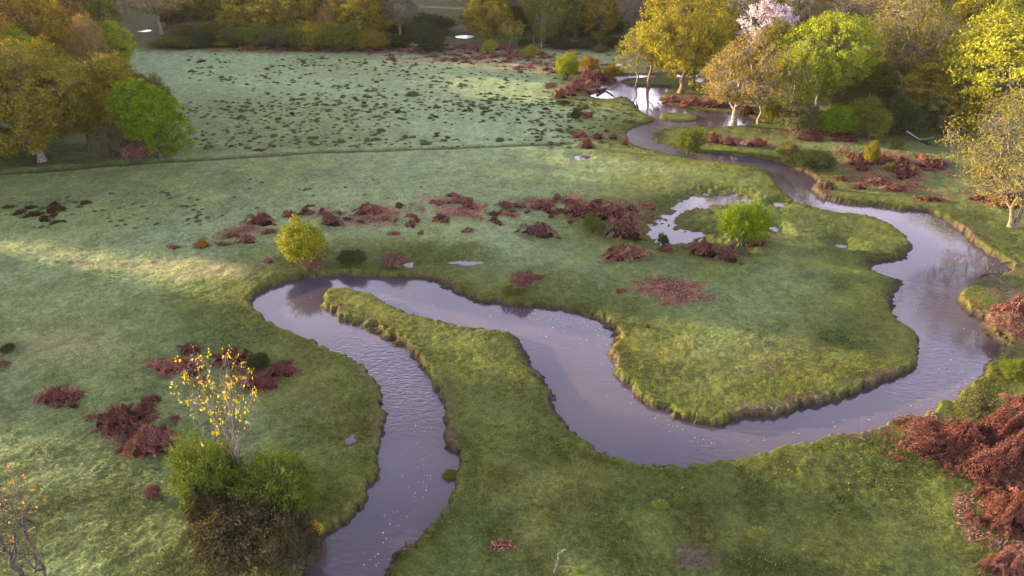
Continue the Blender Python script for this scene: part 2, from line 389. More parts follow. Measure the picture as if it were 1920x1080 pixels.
# water
m, t = newmat('river_water'); N = t.nodes; L = t.links
tc = N.new("ShaderNodeTexCoord")
b = N.new("ShaderNodeBsdfPrincipled"); b.inputs['Roughness'].default_value = .05; b.inputs['IOR'].default_value = 1.72
nb = N.new("ShaderNodeTexNoise"); nb.inputs['Scale'].default_value = .22; nb.inputs['Detail'].default_value = 3
L.new(tc.outputs['Object'], nb.inputs['Vector'])
rr = N.new("ShaderNodeValToRGB"); rr.color_ramp.elements[0].position = .4; rr.color_ramp.elements[1].position = .66
rr.color_ramp.elements[0].color = (.060, .052, .074, 1); rr.color_ramp.elements[1].color = (.072, .056, .066, 1)
L.new(nb.outputs['Fac'], rr.inputs[0]); L.new(rr.outputs[0], b.inputs['Base Color'])
mp = N.new("ShaderNodeMapping"); mp.inputs['Rotation'].default_value = (0, 0, .6); mp.inputs['Scale'].default_value = (1, 2.2, 1)
L.new(tc.outputs['Object'], mp.inputs['Vector'])
w1 = N.new("ShaderNodeTexNoise"); w1.inputs['Scale'].default_value = 2.6; w1.inputs['Detail'].default_value = 2.5; w1.inputs['Distortion'].default_value = .6
L.new(mp.outputs[0], w1.inputs['Vector'])
w2 = N.new("ShaderNodeTexNoise"); w2.inputs['Scale'].default_value = .16; w2.inputs['Detail'].default_value = 2
L.new(tc.outputs['Object'], w2.inputs['Vector'])
r2 = N.new("ShaderNodeMapRange"); r2.inputs[1].default_value = .46; r2.inputs[2].default_value = .62; r2.inputs[3].default_value = .07; r2.inputs[4].default_value = .5
L.new(w2.outputs['Fac'], r2.inputs[0])
bp = N.new("ShaderNodeBump"); bp.inputs['Distance'].default_value = .03
# riffle where the stream narrows in its lower bend
gx, gy = g(730, 690, WL)
vd = N.new("ShaderNodeVectorMath"); vd.operation = 'DISTANCE'; vd.inputs[1].default_value = (gx, gy, 0)
L.new(tc.outputs['Object'], vd.inputs[0])
r3 = N.new("ShaderNodeMapRange"); r3.inputs[1].default_value = 2.; r3.inputs[2].default_value = 6.; r3.inputs[3].default_value = 1.3; r3.inputs[4].default_value = 0
L.new(vd.outputs['Value'], r3.inputs[0])
gx, gy = g(1205, 255, WL)
vd2 = N.new("ShaderNodeVectorMath"); vd2.operation = 'DISTANCE'; vd2.inputs[1].default_value = (gx, gy, 0); L.new(tc.outputs['Object'], vd2.inputs[0])
r4 = N.new("ShaderNodeMapRange"); r4.inputs[1].default_value = 3.; r4.inputs[2].default_value = 9.; r4.inputs[3].default_value = 2.2; r4.inputs[4].default_value = 0
L.new(vd2.outputs['Value'], r4.inputs[0])
ro = N.new("ShaderNodeMath"); ro.operation = 'MULTIPLY_ADD'; ro.inputs[1].default_value = .13; ro.inputs[2].default_value = .05
L.new(r4.outputs[0], ro.inputs[0]); L.new(ro.outputs[0], b.inputs['Roughness'])
a0_ = N.new("ShaderNodeMath"); a0_.operation = 'ADD'; L.new(r4.outputs[0], a0_.inputs[0]); L.new(r3.outputs[0], a0_.inputs[1])
ad = N.new("ShaderNodeMath"); ad.operation = 'ADD'; L.new(r2.outputs[0], ad.inputs[0]); L.new(a0_.outputs[0], ad.inputs[1])
hm = N.new("ShaderNodeMath"); hm.operation = 'MULTIPLY'; L.new(w1.outputs['Fac'], hm.inputs[0]); L.new(ad.outputs[0], hm.inputs[1])
bp.inputs['Strength'].default_value = 1.0
L.new(hm.outputs[0], bp.inputs['Height']); L.new(bp.outputs[0], b.inputs['Normal'])
o = N.new("ShaderNodeOutputMaterial"); L.new(b.outputs[0], o.inputs[0])
x0, x1, y0, y1 = -140, 140, 4, 190
V = np.array([(x0, y0, WL), (x1, y0, WL), (x1, y1, WL), (x0, y1, WL)])
link("river_water", mesh_np("river_water", V, [np.array([[0, 1, 2, 3]])], [m]), kind="structure")

# ------------------------------------------------------------------ plants
class MB:
    def __init__(s): s.v = []; s.q = []; s.t = []; s.n = 0; s.tr = []
    def add(s, V, Q, tint=0.5, tri=False):
        V = np.asarray(V, np.float32); Q = np.asarray(Q)
        s.v.append(V); (s.t if tri else s.q).append(Q + s.n)
        tt = np.broadcast_to(np.asarray(tint, np.float32), (len(V),)); s.tr.append(tt); s.n += len(V)
    def tube(s, P, R, k=5):
        P = np.asarray(P, float); R = np.asarray(R, float); n = len(P)
        T = np.gradient(P, axis=0); T /= np.linalg.norm(T, axis=1)[:, None] + 1e-9
        a = np.array([0, 0, 1.]) if abs(T[0][2]) < .9 else np.array([1., 0, 0])
        A = np.cross(T, a); A /= np.linalg.norm(A, axis=1)[:, None] + 1e-9; B = np.cross(T, A)
        th = np.arange(k) * 2 * np.pi / k
        V = P[:, None] + R[:, None, None] * (np.cos(th)[None, :, None] * A[:, None] + np.sin(th)[None, :, None] * B[:, None])
        i = np.arange(n * k).reshape(n, k); j = np.roll(i, -1, 1)
        Q = np.stack([i[:-1], j[:-1], j[1:], i[1:]], -1).reshape(-1, 4)
        s.add(V.reshape(-1, 3), Q)
    def mesh(s, name, mat, smooth=False):
        return mesh_np(name, np.concatenate(s.v), ([np.concatenate(s.q)] if s.q else []) + ([np.concatenate(s.t)] if s.t else []), [mat], smooth, np.concatenate(s.tr))
def leaves(mb, P, size, rng, centre=None, tint=None, aspect=.55, up=.3):
    n = len(P)
    N_ = rng.normal(size=(n, 3)); N_ /= np.linalg.norm(N_, axis=1)[:, None]
    if centre is not None:
        O = P - centre; O /= np.linalg.norm(O, axis=1)[:, None] + 1e-6; N_ = N_ + .7 * O
    N_[:, 2] += up; N_ /= np.linalg.norm(N_, axis=1)[:, None]
    A = np.cross(N_, rng.normal(size=(n, 3))); A /= np.linalg.norm(A, axis=1)[:, None] + 1e-9; B = np.cross(N_, A)
    sz = size * (.6 + .8 * rng.rand(n))[:, None]
    V = np.stack([P - A * sz, P + B * sz * aspect + N_ * sz * .1, P + A * sz, P - B * sz * aspect + N_ * sz * .1], 1).reshape(-1, 3)
    Q = np.arange(4 * n).reshape(n, 4)
    tt = rng.rand(n) if tint is None else tint
    mb.add(V, Q, np.repeat(tt, 4))
def bez(a, b, rng, n=5, sag=0., wob=.08, lift=None):
    t = np.linspace(0, 1, n)[:, None]; a = np.asarray(a, float); b = np.asarray(b, float)
    L_ = np.linalg.norm(b - a); P = a + (b - a) * t
    if lift is not None: P = P + np.asarray(lift) * (np.sin(t * np.pi) * L_)
    w = rng.normal(size=(n, 3)) * wob * L_; w[0] = 0; w[-1] *= .3
    P = P + w; P[:, 2] += sag * L_ * (t[:, 0] ** 2)
    return P
def gen_tree(name, seed, H, R, base=.25, nmain=9, nsub=6, ntip=5, nleaf=40, lsize=.16, clump=.45, tr=.28, shell=.5, shape=1.0, gnarl=.08,
             stems=1, lean=0, weep=0, fork=.3, bark='dark', leafmat='olive', lobes=11, twig=.018, cluster_var=.6):
    rng = np.random.RandomState(seed)
    wd = MB(); lf = MB()
    cz = H * (base + (1 - base) * .5); rz = H * (1 - base) * .5
    # lumpy hull
    LD = rng.normal(size=(lobes, 3)); LD /= np.linalg.norm(LD, axis=1)[:, None]; LA = .18 + .34 * rng.rand(lobes)
    def hull(D):
        r = np.full(len(D), .74)
        for k in range(lobes): r = r + LA[k] * np.clip(D @ LD[k] - .6, 0, 1) * 2.0
        return r
    def sample(n):
        D = rng.normal(size=(n, 3)); D[:, 2] = D[:, 2] * .9 + .12; D /= np.linalg.norm(D, axis=1)[:, None]
        rad = hull(D) * (shell + (1 - shell) * rng.rand(n) ** .6)
        P = D * rad[:, None]; zz = P[:, 2]
        wx = 1 - .25 * shape * np.clip(zz, 0, 1)
        Pw = np.stack([P[:, 0] * R * wx, P[:, 1] * R * wx, cz + zz * rz], 1)
        return Pw
    ctint = rng.rand(nmain); tips = sample(nmain * nsub * ntip)
    # cluster
    cen = tips[rng.choice(len(tips), nmain, False)]
    for _ in range(4):
        a = ((tips[:, None] - cen[None]) ** 2).sum(-1).argmin(1)
        cen = np.array([tips[a == k].mean(0) if (a == k).any() else cen[k] for k in range(nmain)])
    trunks = []
    for s_ in range(stems):
        an = rng.rand() * 6.28; off = np.array([math.cos(an), math.sin(an), 0]) * (.0 if stems == 1 else R * .12 + .05)
        topp = np.array([lean * R + off[0] * 3, off[1] * 3, H * (base + (1 - base) * .45)])
        P = bez(off * .6, topp, rng, 9, 0, .004 + gnarl * .14); P[0] = off * .6; P[0, 2] = -.25
        rr_ = tr * (1 - .72 * np.linspace(0, 1, 9)) / (1 if stems == 1 else 1.5); rr_[0] *= 1.55; rr_[1] *= 1.05
        wd.tube(P, rr_, 8); trunks.append((P, rr_))
    for k in range(nmain):
        T = tips[a == k]
        if not len(T): continue
        P_, r_ = trunks[k % stems]
        f = np.clip(fork + (cen[k][2] - H * base) / (H * (1 - base)) * .65 * rng.uniform(.7, 1.1), fork * .8, 1) * 8
        i0 = int(min(f, 7)); w = f - i0; st = P_[i0] * (1 - w) + P_[i0 + 1] * w if i0 < 8 else P_[8]
        r0 = r_[min(i0 + 1, 8)] * .62
        M = bez(st, cen[k] * .9 + st * .1, rng, 7, 0, gnarl, (0, 0, .10)); wd.tube(M, np.linspace(r0, r0 * .35, 7), 6)
        ns = max(1, min(nsub, len(T))); sc_ = T[rng.choice(len(T), ns, False)]
        for _ in range(2):
            b_ = ((T[:, None] - sc_[None]) ** 2).sum(-1).argmin(1)
            sc_ = np.array([T[b_ == q].mean(0) if (b_ == q).any() else sc_[q] for q in range(ns)])
        for q in range(ns):
            TT = T[b_ == q]
            if not len(TT): continue
            s0 = M[rng.randint(2, 7)]
            S = bez(s0, sc_[q], rng, 5, 0, gnarl * 1.2, (0, 0, .06)); rs = r0 * .34; wd.tube(S, np.linspace(rs, rs * .4, 5), 4)
            for tp in TT:
                t0 = S[rng.randint(1, 5)]
                wp = bez(t0, tp, rng, 4, 0, gnarl * 1.2); wd.tube(wp, np.linspace(max(rs * .4, twig), twig * .5, 4), 3)
                for _ in range(2):
                    q0 = wp[rng.randint(1, 4)]; q1 = q0 + rng.normal(size=3) * clump * .8
                    wd.tube(np.array([q0, (q0 + q1) / 2 + rng.normal(size=3) * .04, q1]), np.array([twig * .7, twig * .5, twig * .3]), 3)
                nl = int(nleaf * (1 - cluster_var + 2 * cluster_var * rng.rand()))
                if nl <= 0: continue
                cl = rng.normal(size=(nl, 3)) * clump * np.array([1, 1, .6]) * .62
                along = wp[0] + (tp - wp[0]) * (rng.rand(nl) ** .5)[:, None]
                LP = np.where((rng.rand(nl) < .7)[:, None], tp + cl, along + cl * .6)
                if weep: LP[:, 2] -= weep * rng.rand(nl) ** 1.5
                base_t = .5 * rng.rand() + .5 * ctint[k]
                leaves(lf, LP, lsize, rng, np.array([0, 0, cz]), np.clip(base_t * .6 + rng.rand(nl) * .5, 0, 1))
    tm = wd.mesh(name + "_trunk", BK[bark], True); lm = lf.mesh(name + "_crown", LM[leafmat]) if lf.v else None
    return dict(trunk=tm, crown=lm, H=H, R=R)
def gen_bush(name, seed, R, H, n=260, nleaf=14, lsize=.09, clump=.16, bark='dark', leafmat='mid', spiky=.0, stems=9):
    rng = np.random.RandomState(seed); wd = MB(); lf = MB()
    lob = rng.normal(size=(6, 3)); lob[:, 2] = np.abs(lob[:, 2]); lob /= np.linalg.norm(lob, axis=1)[:, None]; la = .3 * rng.rand(6) + .1
    tips = []
    for i in range(n):
        D = rng.normal(size=3); D[2] = abs(D[2]) * 1.0 - .25; D /= np.linalg.norm(D)
        if D[2] < .1: D[:2] /= (np.hypot(D[0], D[1]) + 1e-6)
        r = .70 + sum(la[k] * max(0, D @ lob[k] - .55) * 2.2 for k in range(6)) + .16 * math.sin(5 * D[0] + seed) * math.sin(4.3 * D[1] + 2 * D[2] + seed) + (.30 * rng.rand() if rng.rand() < .12 else 0); r *= (.5 + .5 * rng.rand() ** .5)
        tips.append((D[0] * R * r, D[1] * R * r, H * .42 + D[2] * H * .58 * r))
    tips = np.array(tips); tips[:, 2] = np.maximum(tips[:, 2], .08)
    SP = []
    for s in range(stems):
        b = np.array([rng.normal() * R * .14, rng.normal() * R * .14, -.1]); e = tips[rng.randint(n)] * np.array([.6, .6, .8]); e[2] = max(e[2], H * .4)
        P = bez(b, e, rng, 6, 0, .07); wd.tube(P, np.linspace(.028 * R + .015, .012, 6), 5); SP.append(P)
    for tp in tips:
        P = SP[rng.randint(stems)]; s0 = P[rng.randint(2, 6)]
        wd.tube(bez(s0, tp, rng, 4, 0, .06), np.linspace(.012, .005, 4), 3)
        nl = int(nleaf * rng.uniform(.5, 1.5)); LP = tp + rng.normal(size=(nl, 3)) * clump
        if spiky:
            LP[:nl // 3] = tp + (tp - np.array([0, 0, H * .4])) * (spiky * rng.rand(nl // 3)[:, None])
        LP[:, 2] = np.maximum(LP[:, 2], .03)
        leaves(lf, LP, lsize, rng, np.array([0, 0, H * .4]), np.clip(rng.rand() * .6 + rng.rand(nl) * .5, 0, 1))
    return dict(trunk=wd.mesh(name + "_stems", BK[bark], True), crown=lf.mesh(name + "_foliage", LM[leafmat]), H=H, R=R)
def gen_bracken(name, seed, n, R=1., H=.6, seg=4, ln=.5, wd_=.024, leafmat='bracken', spread=.07):
    """a collapsed heap of dead bracken: a dark ragged core and drooping fronds tumbling off it"""
    rng = np.random.RandomState(seed); mb = MB()
    k = 26; rings = 8; V = []
    ph = rng.rand(6) * 6
    def hh(r, a): return H * np.clip(1 - r ** 2, 0, 1) ** .75 * (1 + .20 * np.sin(13 * a + ph[5]) * np.sin(15 * r + ph[2])) * (.74 + .36 * np.sin(3 * a + ph[0]) * r + .28 * np.sin(9 * r + 2 * a + ph[1]) + .12 * np.sin(5 * a + 6 * r + ph[3]))
    def rr(a): return R * (.90 + .24 * np.sin(2 * a + ph[1]) + .12 * np.sin(3 * a + ph[2]) + .10 * np.sin(5 * a + ph[4]) + .07 * np.sin(9 * a + ph[0]))
    for i in range(rings):
        r = i / (rings - 1); a = np.arange(k) * 2 * np.pi / k; q = .60 + .22 * rng.rand(k)
        V.append(np.stack([np.cos(a) * rr(a) * r * q, np.sin(a) * rr(a) * r * q, hh(r, a) * (.62 + .22 * rng.rand(k)) - .05], 1))
    V = np.concatenate(V); i = np.arange(rings * k).reshape(rings, k); j = np.roll(i, -1, 1)
    mb.add(V, np.stack([i[:-1], j[:-1], j[1:], i[1:]], -1).reshape(-1, 4), .0)
    # thousands of short curled frond pieces, in tangled bunches, thinning out over the grass
    nb = max(60, n // 45); ba = rng.rand(nb) * 2 * np.pi; br_ = np.abs(rng.normal(size=nb)) * .50; br_ = np.where(br_ > 1.1, rng.rand(nb), br_)
    bt = rng.rand(nb); bl = rng.rand(nb) ** 2; bi = rng.randint(0, nb, n); sp = spread
    x = np.cos(ba[bi]) * br_[bi] + rng.normal(size=n) * sp; y = np.sin(ba[bi]) * br_[bi] + rng.normal(size=n) * sp
    a = np.arctan2(y, x); r = np.minimum(np.hypot(x, y), 1.28); w = rr(a) * r
    z = np.maximum(hh(np.clip(r, 0, 1), a), 0) * (.80 + .28 * rng.rand(n)) + H * .22 * bl[bi] * rng.rand(n) + .012
    P = np.stack([np.cos(a) * w, np.sin(a) * w, z], 1)
    th = a + rng.normal(size=n) * 1.1; L_ = ln * (.4 + rng.rand(n))
    D = np.stack([np.cos(th), np.sin(th), -.25 - .55 * r + rng.normal(size=n) * .45], 1); D /= np.linalg.norm(D, axis=1)[:, None]
    S = np.cross(D, rng.normal(size=(n, 3))); S /= np.linalg.norm(S, axis=1)[:, None] + 1e-9
    up_ = np.cross(S, D); up_ *= np.sign(up_[:, 2:3] + 1e-6); W_ = (wd_ * (.5 + rng.rand(n)))[:, None]; Lc = L_[:, None]
    V = np.stack([P - D * Lc * .5, P - S * W_ + up_ * Lc * .12, P + D * Lc * .5, P + S * W_ + up_ * Lc * .12], 1)
    V[:, :, 2] = np.maximum(V[:, :, 2], .006)
    mb.add(V.reshape(-1, 3), np.arange(4 * n).reshape(n, 4), np.repeat(np.clip(bt[bi] * .5 + .5 * rng.rand(n) ** 1.2, 0, 1), 4))
    return mb.mesh(name, LM[leafmat])

rs = random.Random(5)
def put(kind, proto, x, y, R, H, rz, label, category, group=None, leafm=None, barkm=None, z=None, names=("trunk", "crown"), rot=None):
    if z is None: z = zat(x, y)
    e = link(kind, None, None, (x, y, z), label=label, category=category, group=group)
    e.rotation_euler = (0, 0, rz); e.empty_display_size = .2
    sx = R / proto['R']; sz = H / proto['H']
    for nm, key, mt in ((names[0], 'trunk', barkm and BK[barkm]), (names[1], 'crown', leafm and LM[leafm])):
        if proto[key] is None: continue
        o = link(nm, proto[key], e); o.scale = (sx, sx, sz)
        if mt: o.material_slots[0].link = 'OBJECT'; o.material_slots[0].material = mt
    return e
def gidx(x, y):
    r = int(np.clip(np.searchsorted(rows, y), 0, nr - 1)); c_ = int(np.clip(np.searchsorted(ucs, x / depth(y)), 0, nc - 1)); return r, c_
def zat(x, y):
    r, c_ = gidx(x, y); return float(Z[r, c_])
# --- tree shapes
T = {}
T['wood1'] = gen_tree('wood_oak', 11, 11, 5.2, base=.10, nmain=12, nsub=7, ntip=6, nleaf=62, lsize=.115, clump=.55, tr=.36, leafmat='olive', bark='grey')
T['wood2'] = gen_tree('wood_oak_b', 12, 11, 5.0, base=.08, nmain=13, nsub=7, ntip=6, nleaf=58, lsize=.115, clump=.52, tr=.30, leafmat='olive', bark='dark')
T['oak'] = gen_tree('broad_oak', 21, 11, 6.4, base=.20, nmain=13, nsub=8, ntip=6, nleaf=48, lsize=.13, clump=.55, tr=.33, leafmat='gold', bark='red', gnarl=.09)
T['oak2'] = gen_tree('broad_oak_b', 22, 11, 6.0, base=.15, nmain=12, nsub=8, ntip=6, nleaf=42, lsize=.13, clump=.50, tr=.33, leafmat='lemon', bark='grey', gnarl=.10, lobes=10)
T['small'] = gen_tree('small_oak', 23, 8, 3.3, base=.38, nmain=8, nsub=6, ntip=5, nleaf=11, lsize=.115, clump=.36, tr=.20, leafmat='gold', bark='red')
T['small2'] = gen_tree('small_oak_b', 24, 8, 3.0, base=.34, nmain=8, nsub=6, ntip=5, nleaf=10, lsize=.12, clump=.34, tr=.16, leafmat='gold', bark='pale', gnarl=.12)
T['gnarl'] = gen_tree('gnarled_oak', 25, 8.7, 4.2, base=.22, nmain=9, nsub=7, ntip=7, nleaf=17, lsize=.11, clump=.42, tr=.34, leafmat='russet', bark='pale', gnarl=.15, twig=.028, fork=.18)
T['twiggy'] = gen_tree('lichened_tree', 26, 9.9, 5.4, base=.17, nmain=10, nsub=9, ntip=8, nleaf=16, lsize=.06, clump=.5, tr=.27, leafmat='amber', bark='pale', gnarl=.13, twig=.022, fork=.12, stems=2)
T['fan'] = gen_tree('fan_tree', 27, 10, 6, base=.20, nmain=12, nsub=9, ntip=7, nleaf=15, lsize=.115, clump=.45, tr=.34, leafmat='olive', bark='grey', gnarl=.06, twig=.03)
T['birch'] = gen_tree('birch', 28, 9, 3.2, base=.16, nmain=11, nsub=7, ntip=6, nleaf=44, lsize=.10, clump=.36, tr=.15, leafmat='lime', bark='birch', weep=1.1, shape=1.6)
T['round'] = gen_tree('round_tree', 35, 8, 3.3, base=.07, nmain=12, nsub=7, ntip=6, nleaf=60, lsize=.10, clump=.36, tr=.22, leafmat='green', shell=.6, lobes=5, shape=.6)
T['blossom'] = gen_tree('blossom', 30, 8, 3.9, base=.2, nmain=9, nsub=6, ntip=6, nleaf=34, lsize=.12, clump=.36, tr=.22, leafmat='blossom')
T['far1'] = gen_tree('far_tree', 31, 12, 4.6, base=.16, nmain=9, nsub=6, ntip=6, nleaf=34, lsize=.17, clump=.6, tr=.30, leafmat='mid', bark='dark', gnarl=.07, twig=.03)
T['far2'] = gen_tree('far_tree_b', 32, 12, 4.6, base=.28, nmain=9, nsub=6, ntip=6, nleaf=15, lsize=.15, clump=.6, tr=.28, leafmat='greybrn', bark='grey', gnarl=.07, twig=.04)
T['far3'] = gen_tree('far_tree_c', 33, 12, 5.2, base=.12, nmain=10, nsub=6, ntip=6, nleaf=44, lsize=.17, clump=.6, tr=.34, leafmat='olive', bark='dark', twig=.03)
T['far4'] = gen_tree('bare_tree', 34, 12, 4.2, base=.25, nmain=8, nsub=7, ntip=7, nleaf=5, lsize=.14, clump=.5, tr=.28, leafmat='brown', bark='grey', gnarl=.08, twig=.045)
def tree(p, bx, by, top, rpx, leafm, label, kind='oak_tree', bark=None, rz=None, group=None, cat='tree'):
    x, y = g(bx, by); H = max(top_height(top, y), 2.) * (.88 if bx < 240 and by > 200 else 1); R = rpx * depth(y, H * .5) / F
    return put(kind, T[p], x, y, R, H, rs.random() * 6.28 if rz is None else rz, label, cat, group, leafm, bark)
LWG = None
for a in [
 ('wood1', 78, 300, 62, 100, 'olive', 'stout-trunked oak at the front of the left wood, its pale foot standing on open grass', 'oak_tree', 'grey'),
 ('wood2', -55, 305, 42, 120, 'amber', 'amber-leaved oak cut off by the left edge of the photo, brightest of the left wood', 'oak_tree', None),
 ('wood2', 168, 268, 70, 88, 'olive', 'olive oak in the middle of the left wood, right of the stout pale-footed one', 'oak_tree', None),
 ('wood1', 238, 268, 92, 74, 'olive', 'dull olive oak directly behind the round bright green tree', 'oak_tree', 'dark'),
 ('wood2', 296, 262, 118, 44, 'brown', 'grey-brown tree whose thin crown sticks out right behind the round green tree', 'oak_tree', None),
 ('round', 303, 296, 134, 62, 'green', 'round bright green tree at the right end of the left wood', 'round_tree', None),
 ('wood1', 20, 215, 60, 80, 'amber', 'amber-topped oak behind the left wood, second row from the left edge', 'oak_tree', None),
 ('wood2', 122, 214, 58, 72, 'olive', 'olive oak behind the stout-trunked one, its flat top level with its neighbours', 'oak_tree', None),
 ('far3', 50, 160, 3, 92, 'russet', 'tall peach-coloured tree rising behind the left wood in the top left corner', 'oak_tree', None),
 ('far3', 128, 165, 12, 46, 'amber', 'hazy peach tree second from the top left corner behind the left wood', 'oak_tree', None),
 ('wood1', 190, 176, 40, 42, 'russet', 'peach-tipped tree poking up behind the middle of the left wood', 'oak_tree', None),
 ('wood2', 222, 150, 26, 42, 'lime', 'pale lime tree with pointed bright tips behind the peach-tipped one', 'oak_tree', None),
 ('wood2', 60, 185, 35, 55, 'lime', 'low green tree in front of the tall peach-coloured trees, top left', 'oak_tree', None),
 ('far3', 150, 120, -14, 44, 'russet', 'sunlit peach crown at the top edge left of the pale lime tree', 'oak_tree', None),
 ('far1', 212, 98, -20, 30, 'mid', 'grey-green tree at the top edge behind the pale lime tree', 'oak_tree', None),
 ('far2', 302, 62, -48, 58, 'russet', 'pinkish tree with a pale straight trunk beside the white pool, top left', 'oak_tree', 'pale'),
 ('far3', 392, 44, -60, 36, 'amber', 'yellow-brown tree behind the white gleam of water left of centre at the top', 'oak_tree', None),
 ('far3', 470, 68, -30, 46, 'gold', 'yellow-leaved tree hanging over the hedge, top left of centre', 'oak_tree', None),
 ('far1', 548, 78, -40, 52, 'olive', 'tall green tree behind the hedge, right of the yellow-leaved one', 'oak_tree', None),
 ('far3', 690, 84, -45, 54, 'olive', 'broad olive tree with low branches at the edge of the red bracken band', 'oak_tree', None),
 ('far4', 640, 64, -50, 40, 'greybrn', 'leafless mauve-brown tree between the bright-tipped bush and the broad olive tree', 'oak_tree', None),
 ('far2', 752, 82, -28, 46, 'greybrn', 'thin grey-brown tree beside the dark wide-crowned small tree', 'oak_tree', None),
 ('round', 802, 96, 36, 40, 'dark', 'dark wide-crowned small tree left of the two far pools', 'small_tree', None),
 ('far3', 917, 84, -38, 42, 'olive', 'yellow-green tree with drooping crown right of the two far pools', 'oak_tree', None),
 ('far3', 900, 66, -60, 26, 'gold', 'sunlit yellow crown at the top edge just right of the far pools', 'oak_tree', None),
 ('small', 957, 88, 32, 28, 'lemon', 'small tree with lit lime leaf clusters, behind the two vase-shaped bushes', 'small_tree', None),
 ('far2', 1001, 86, -60, 30, 'mid', 'grey-trunked tree just left of the white birch in the far wood', 'oak_tree', 'grey'),
 ('birch', 1015, 87, -58, 28, 'mid', 'white-trunked birch in front of a gleam of water in the far wood', 'birch_tree', 'birch'),
 ('far1', 1058, 76, -60, 44, 'mid', 'dark green tree right of the white birch in the far wood', 'oak_tree', None),
 ('far2', 1078, 70, -60, 34, 'brown', 'brownish tree between the dark green one and the olive one of the far wood', 'oak_tree', None),
 ('far1', 1128, 78, -16, 40, 'olive', 'olive tree with a bent white bough over deep shadow, centre top', 'oak_tree', None),
 ('far4', 1182, 84, -45, 26, 'brown', 'nearly bare twisted tree left of the big golden oak', 'bare_tree', 'grey'),
 ('far3', 1246, 92, 2, 26, 'russet', 'orange-tinged crown peeping out behind the big golden oak', 'oak_tree', None),
 ('small', 1217, 158, 38, 50, 'gold', 'slim golden oak with a straight orange-lit trunk mirrored in the pond', 'small_oak', 'red'),
 ('small2', 1192, 158, 44, 40, 'gold', 'small golden oak with a pale crooked trunk, leftmost by the pond', 'small_oak', 'pale'),
 ('oak', 1276, 171, -14, 98, 'gold', 'biggest golden round-crowned oak, with an orange-lit trunk, right of the pond', 'oak_tree', 'red'),
 ('small', 1300, 164, 20, 40, 'gold', 'dark leaning tree close behind the right side of the big golden oak trunk', 'small_oak', 'dark'),
 ('gnarl', 1375, 230, 68, 74, 'amber', 'gnarled pale-trunked oak with thin russet leaves and wide crooked boughs', 'gnarled_oak', 'pale'),
 ('small2', 1424, 226, 84, 54, 'gold', 'thin leaning tree right of the gnarled pale oak', 'leaning_tree', 'grey'),
 ('blossom', 1428, 130, 2, 45, 'blossom', 'cherry tree covered in pale pink blossom', 'blossom_tree', None),
 ('oak2', 1530, 205, 12, 84, 'lime', 'tall lime-green round tree right of the pink blossom tree', 'oak_tree', None),
 ('birch', 1480, 214, 58, 54, 'lime', 'slender white-stemmed birch with drooping bright green leaves', 'birch_tree', 'birch'),
 ('small2', 1613, 190, 66, 54, 'gold', 'small pale-gold tree with a thin lit stem between the lime tree and the fan-shaped one', 'small_oak', 'pale'),
 ('fan', 1687, 182, 4, 106, 'olive', 'fan-shaped finely branched tree with a thick straight grey trunk', 'fan_tree', 'grey'),
 ('oak2', 1850, 245, 12, 134, 'lemon', 'biggest yellow-green oak in the upper right corner', 'oak_tree', 'grey'),
 ('wood1', 1760, 232, 125, 74, 'olive', 'low olive tree with drooping boughs over black shade', 'small_tree', None),
 ('twiggy', 1902, 430, 168, 140, 'gold', 'forked lichen-white tree with fine golden twigs at the right edge', 'lichened_tree', 'tan'),
 ('far3', 1330, 118, 10, 56, 'olive', 'dull green tree directly behind the big golden oak', 'oak_tree', None),
 ('far2', 1385, 100, -25, 40, 'greybrn', 'dim brown tree behind the pink blossom tree', 'oak_tree', None),
 ('far4', 1480, 96, -26, 46, 'brown', 'bare brown tree at the top edge right of the pink blossom tree', 'bare_tree', None),
 ('far4', 1575, 104, -16, 50, 'brown', 'bare russet-brown tree above the lime-green round tree', 'bare_tree', None),
 ('far2', 1640, 104, -20, 46, 'russet', 'reddish-brown thin tree behind the left of the fan-shaped tree', 'oak_tree', None),
 ('far3', 1735, 118, -8, 44, 'olive', 'olive tree showing between the fan-shaped tree and the big yellow oak', 'oak_tree', None),
 ('far3', 1790, 112, -22, 40, 'gold', 'yellow crown at the top edge above the big yellow oak', 'oak_tree', None),
 ('far1', 1846, 116, -14, 38, 'green', 'bright green crown at the top edge near the upper right corner', 'oak_tree', None),
 ('far2', 1915, 116, -20, 44, 'amber', 'amber thin crown in the extreme upper right corner', 'oak_tree', None),
]: tree(a[0], a[1], a[2], a[3], a[4], a[5], a[6], a[7], a[8])
for qx, qy, tp, rp, p, lm in [(1450, 150, 40, 46, 'far3', 'olive'), (1590, 160, 36, 50, 'far3', 'lime'), (1650, 155, 20, 50, 'far1', 'gold'), (1745, 160, 30, 52, 'far3', 'gold'), (1790, 190, 50, 52, 'oak2', 'olive'), (1560, 175, 60, 42, 'far1', 'mid'),
    (1860, 150, 5, 60, 'far3', 'lemon'), (1630, 200, 110, 40, 'far1', 'mid'), (1500, 140, 25, 46, 'far3', 'gold'), (1720, 205, 100, 44, 'far1', 'olive'), (1345, 150, 40, 44, 'far3', 'gold')]:
    tree(p, qx, qy, tp, rp, lm, 'tree filling the dense yellow-green wood behind the thicket, upper right', group='trees filling the upper right wood')
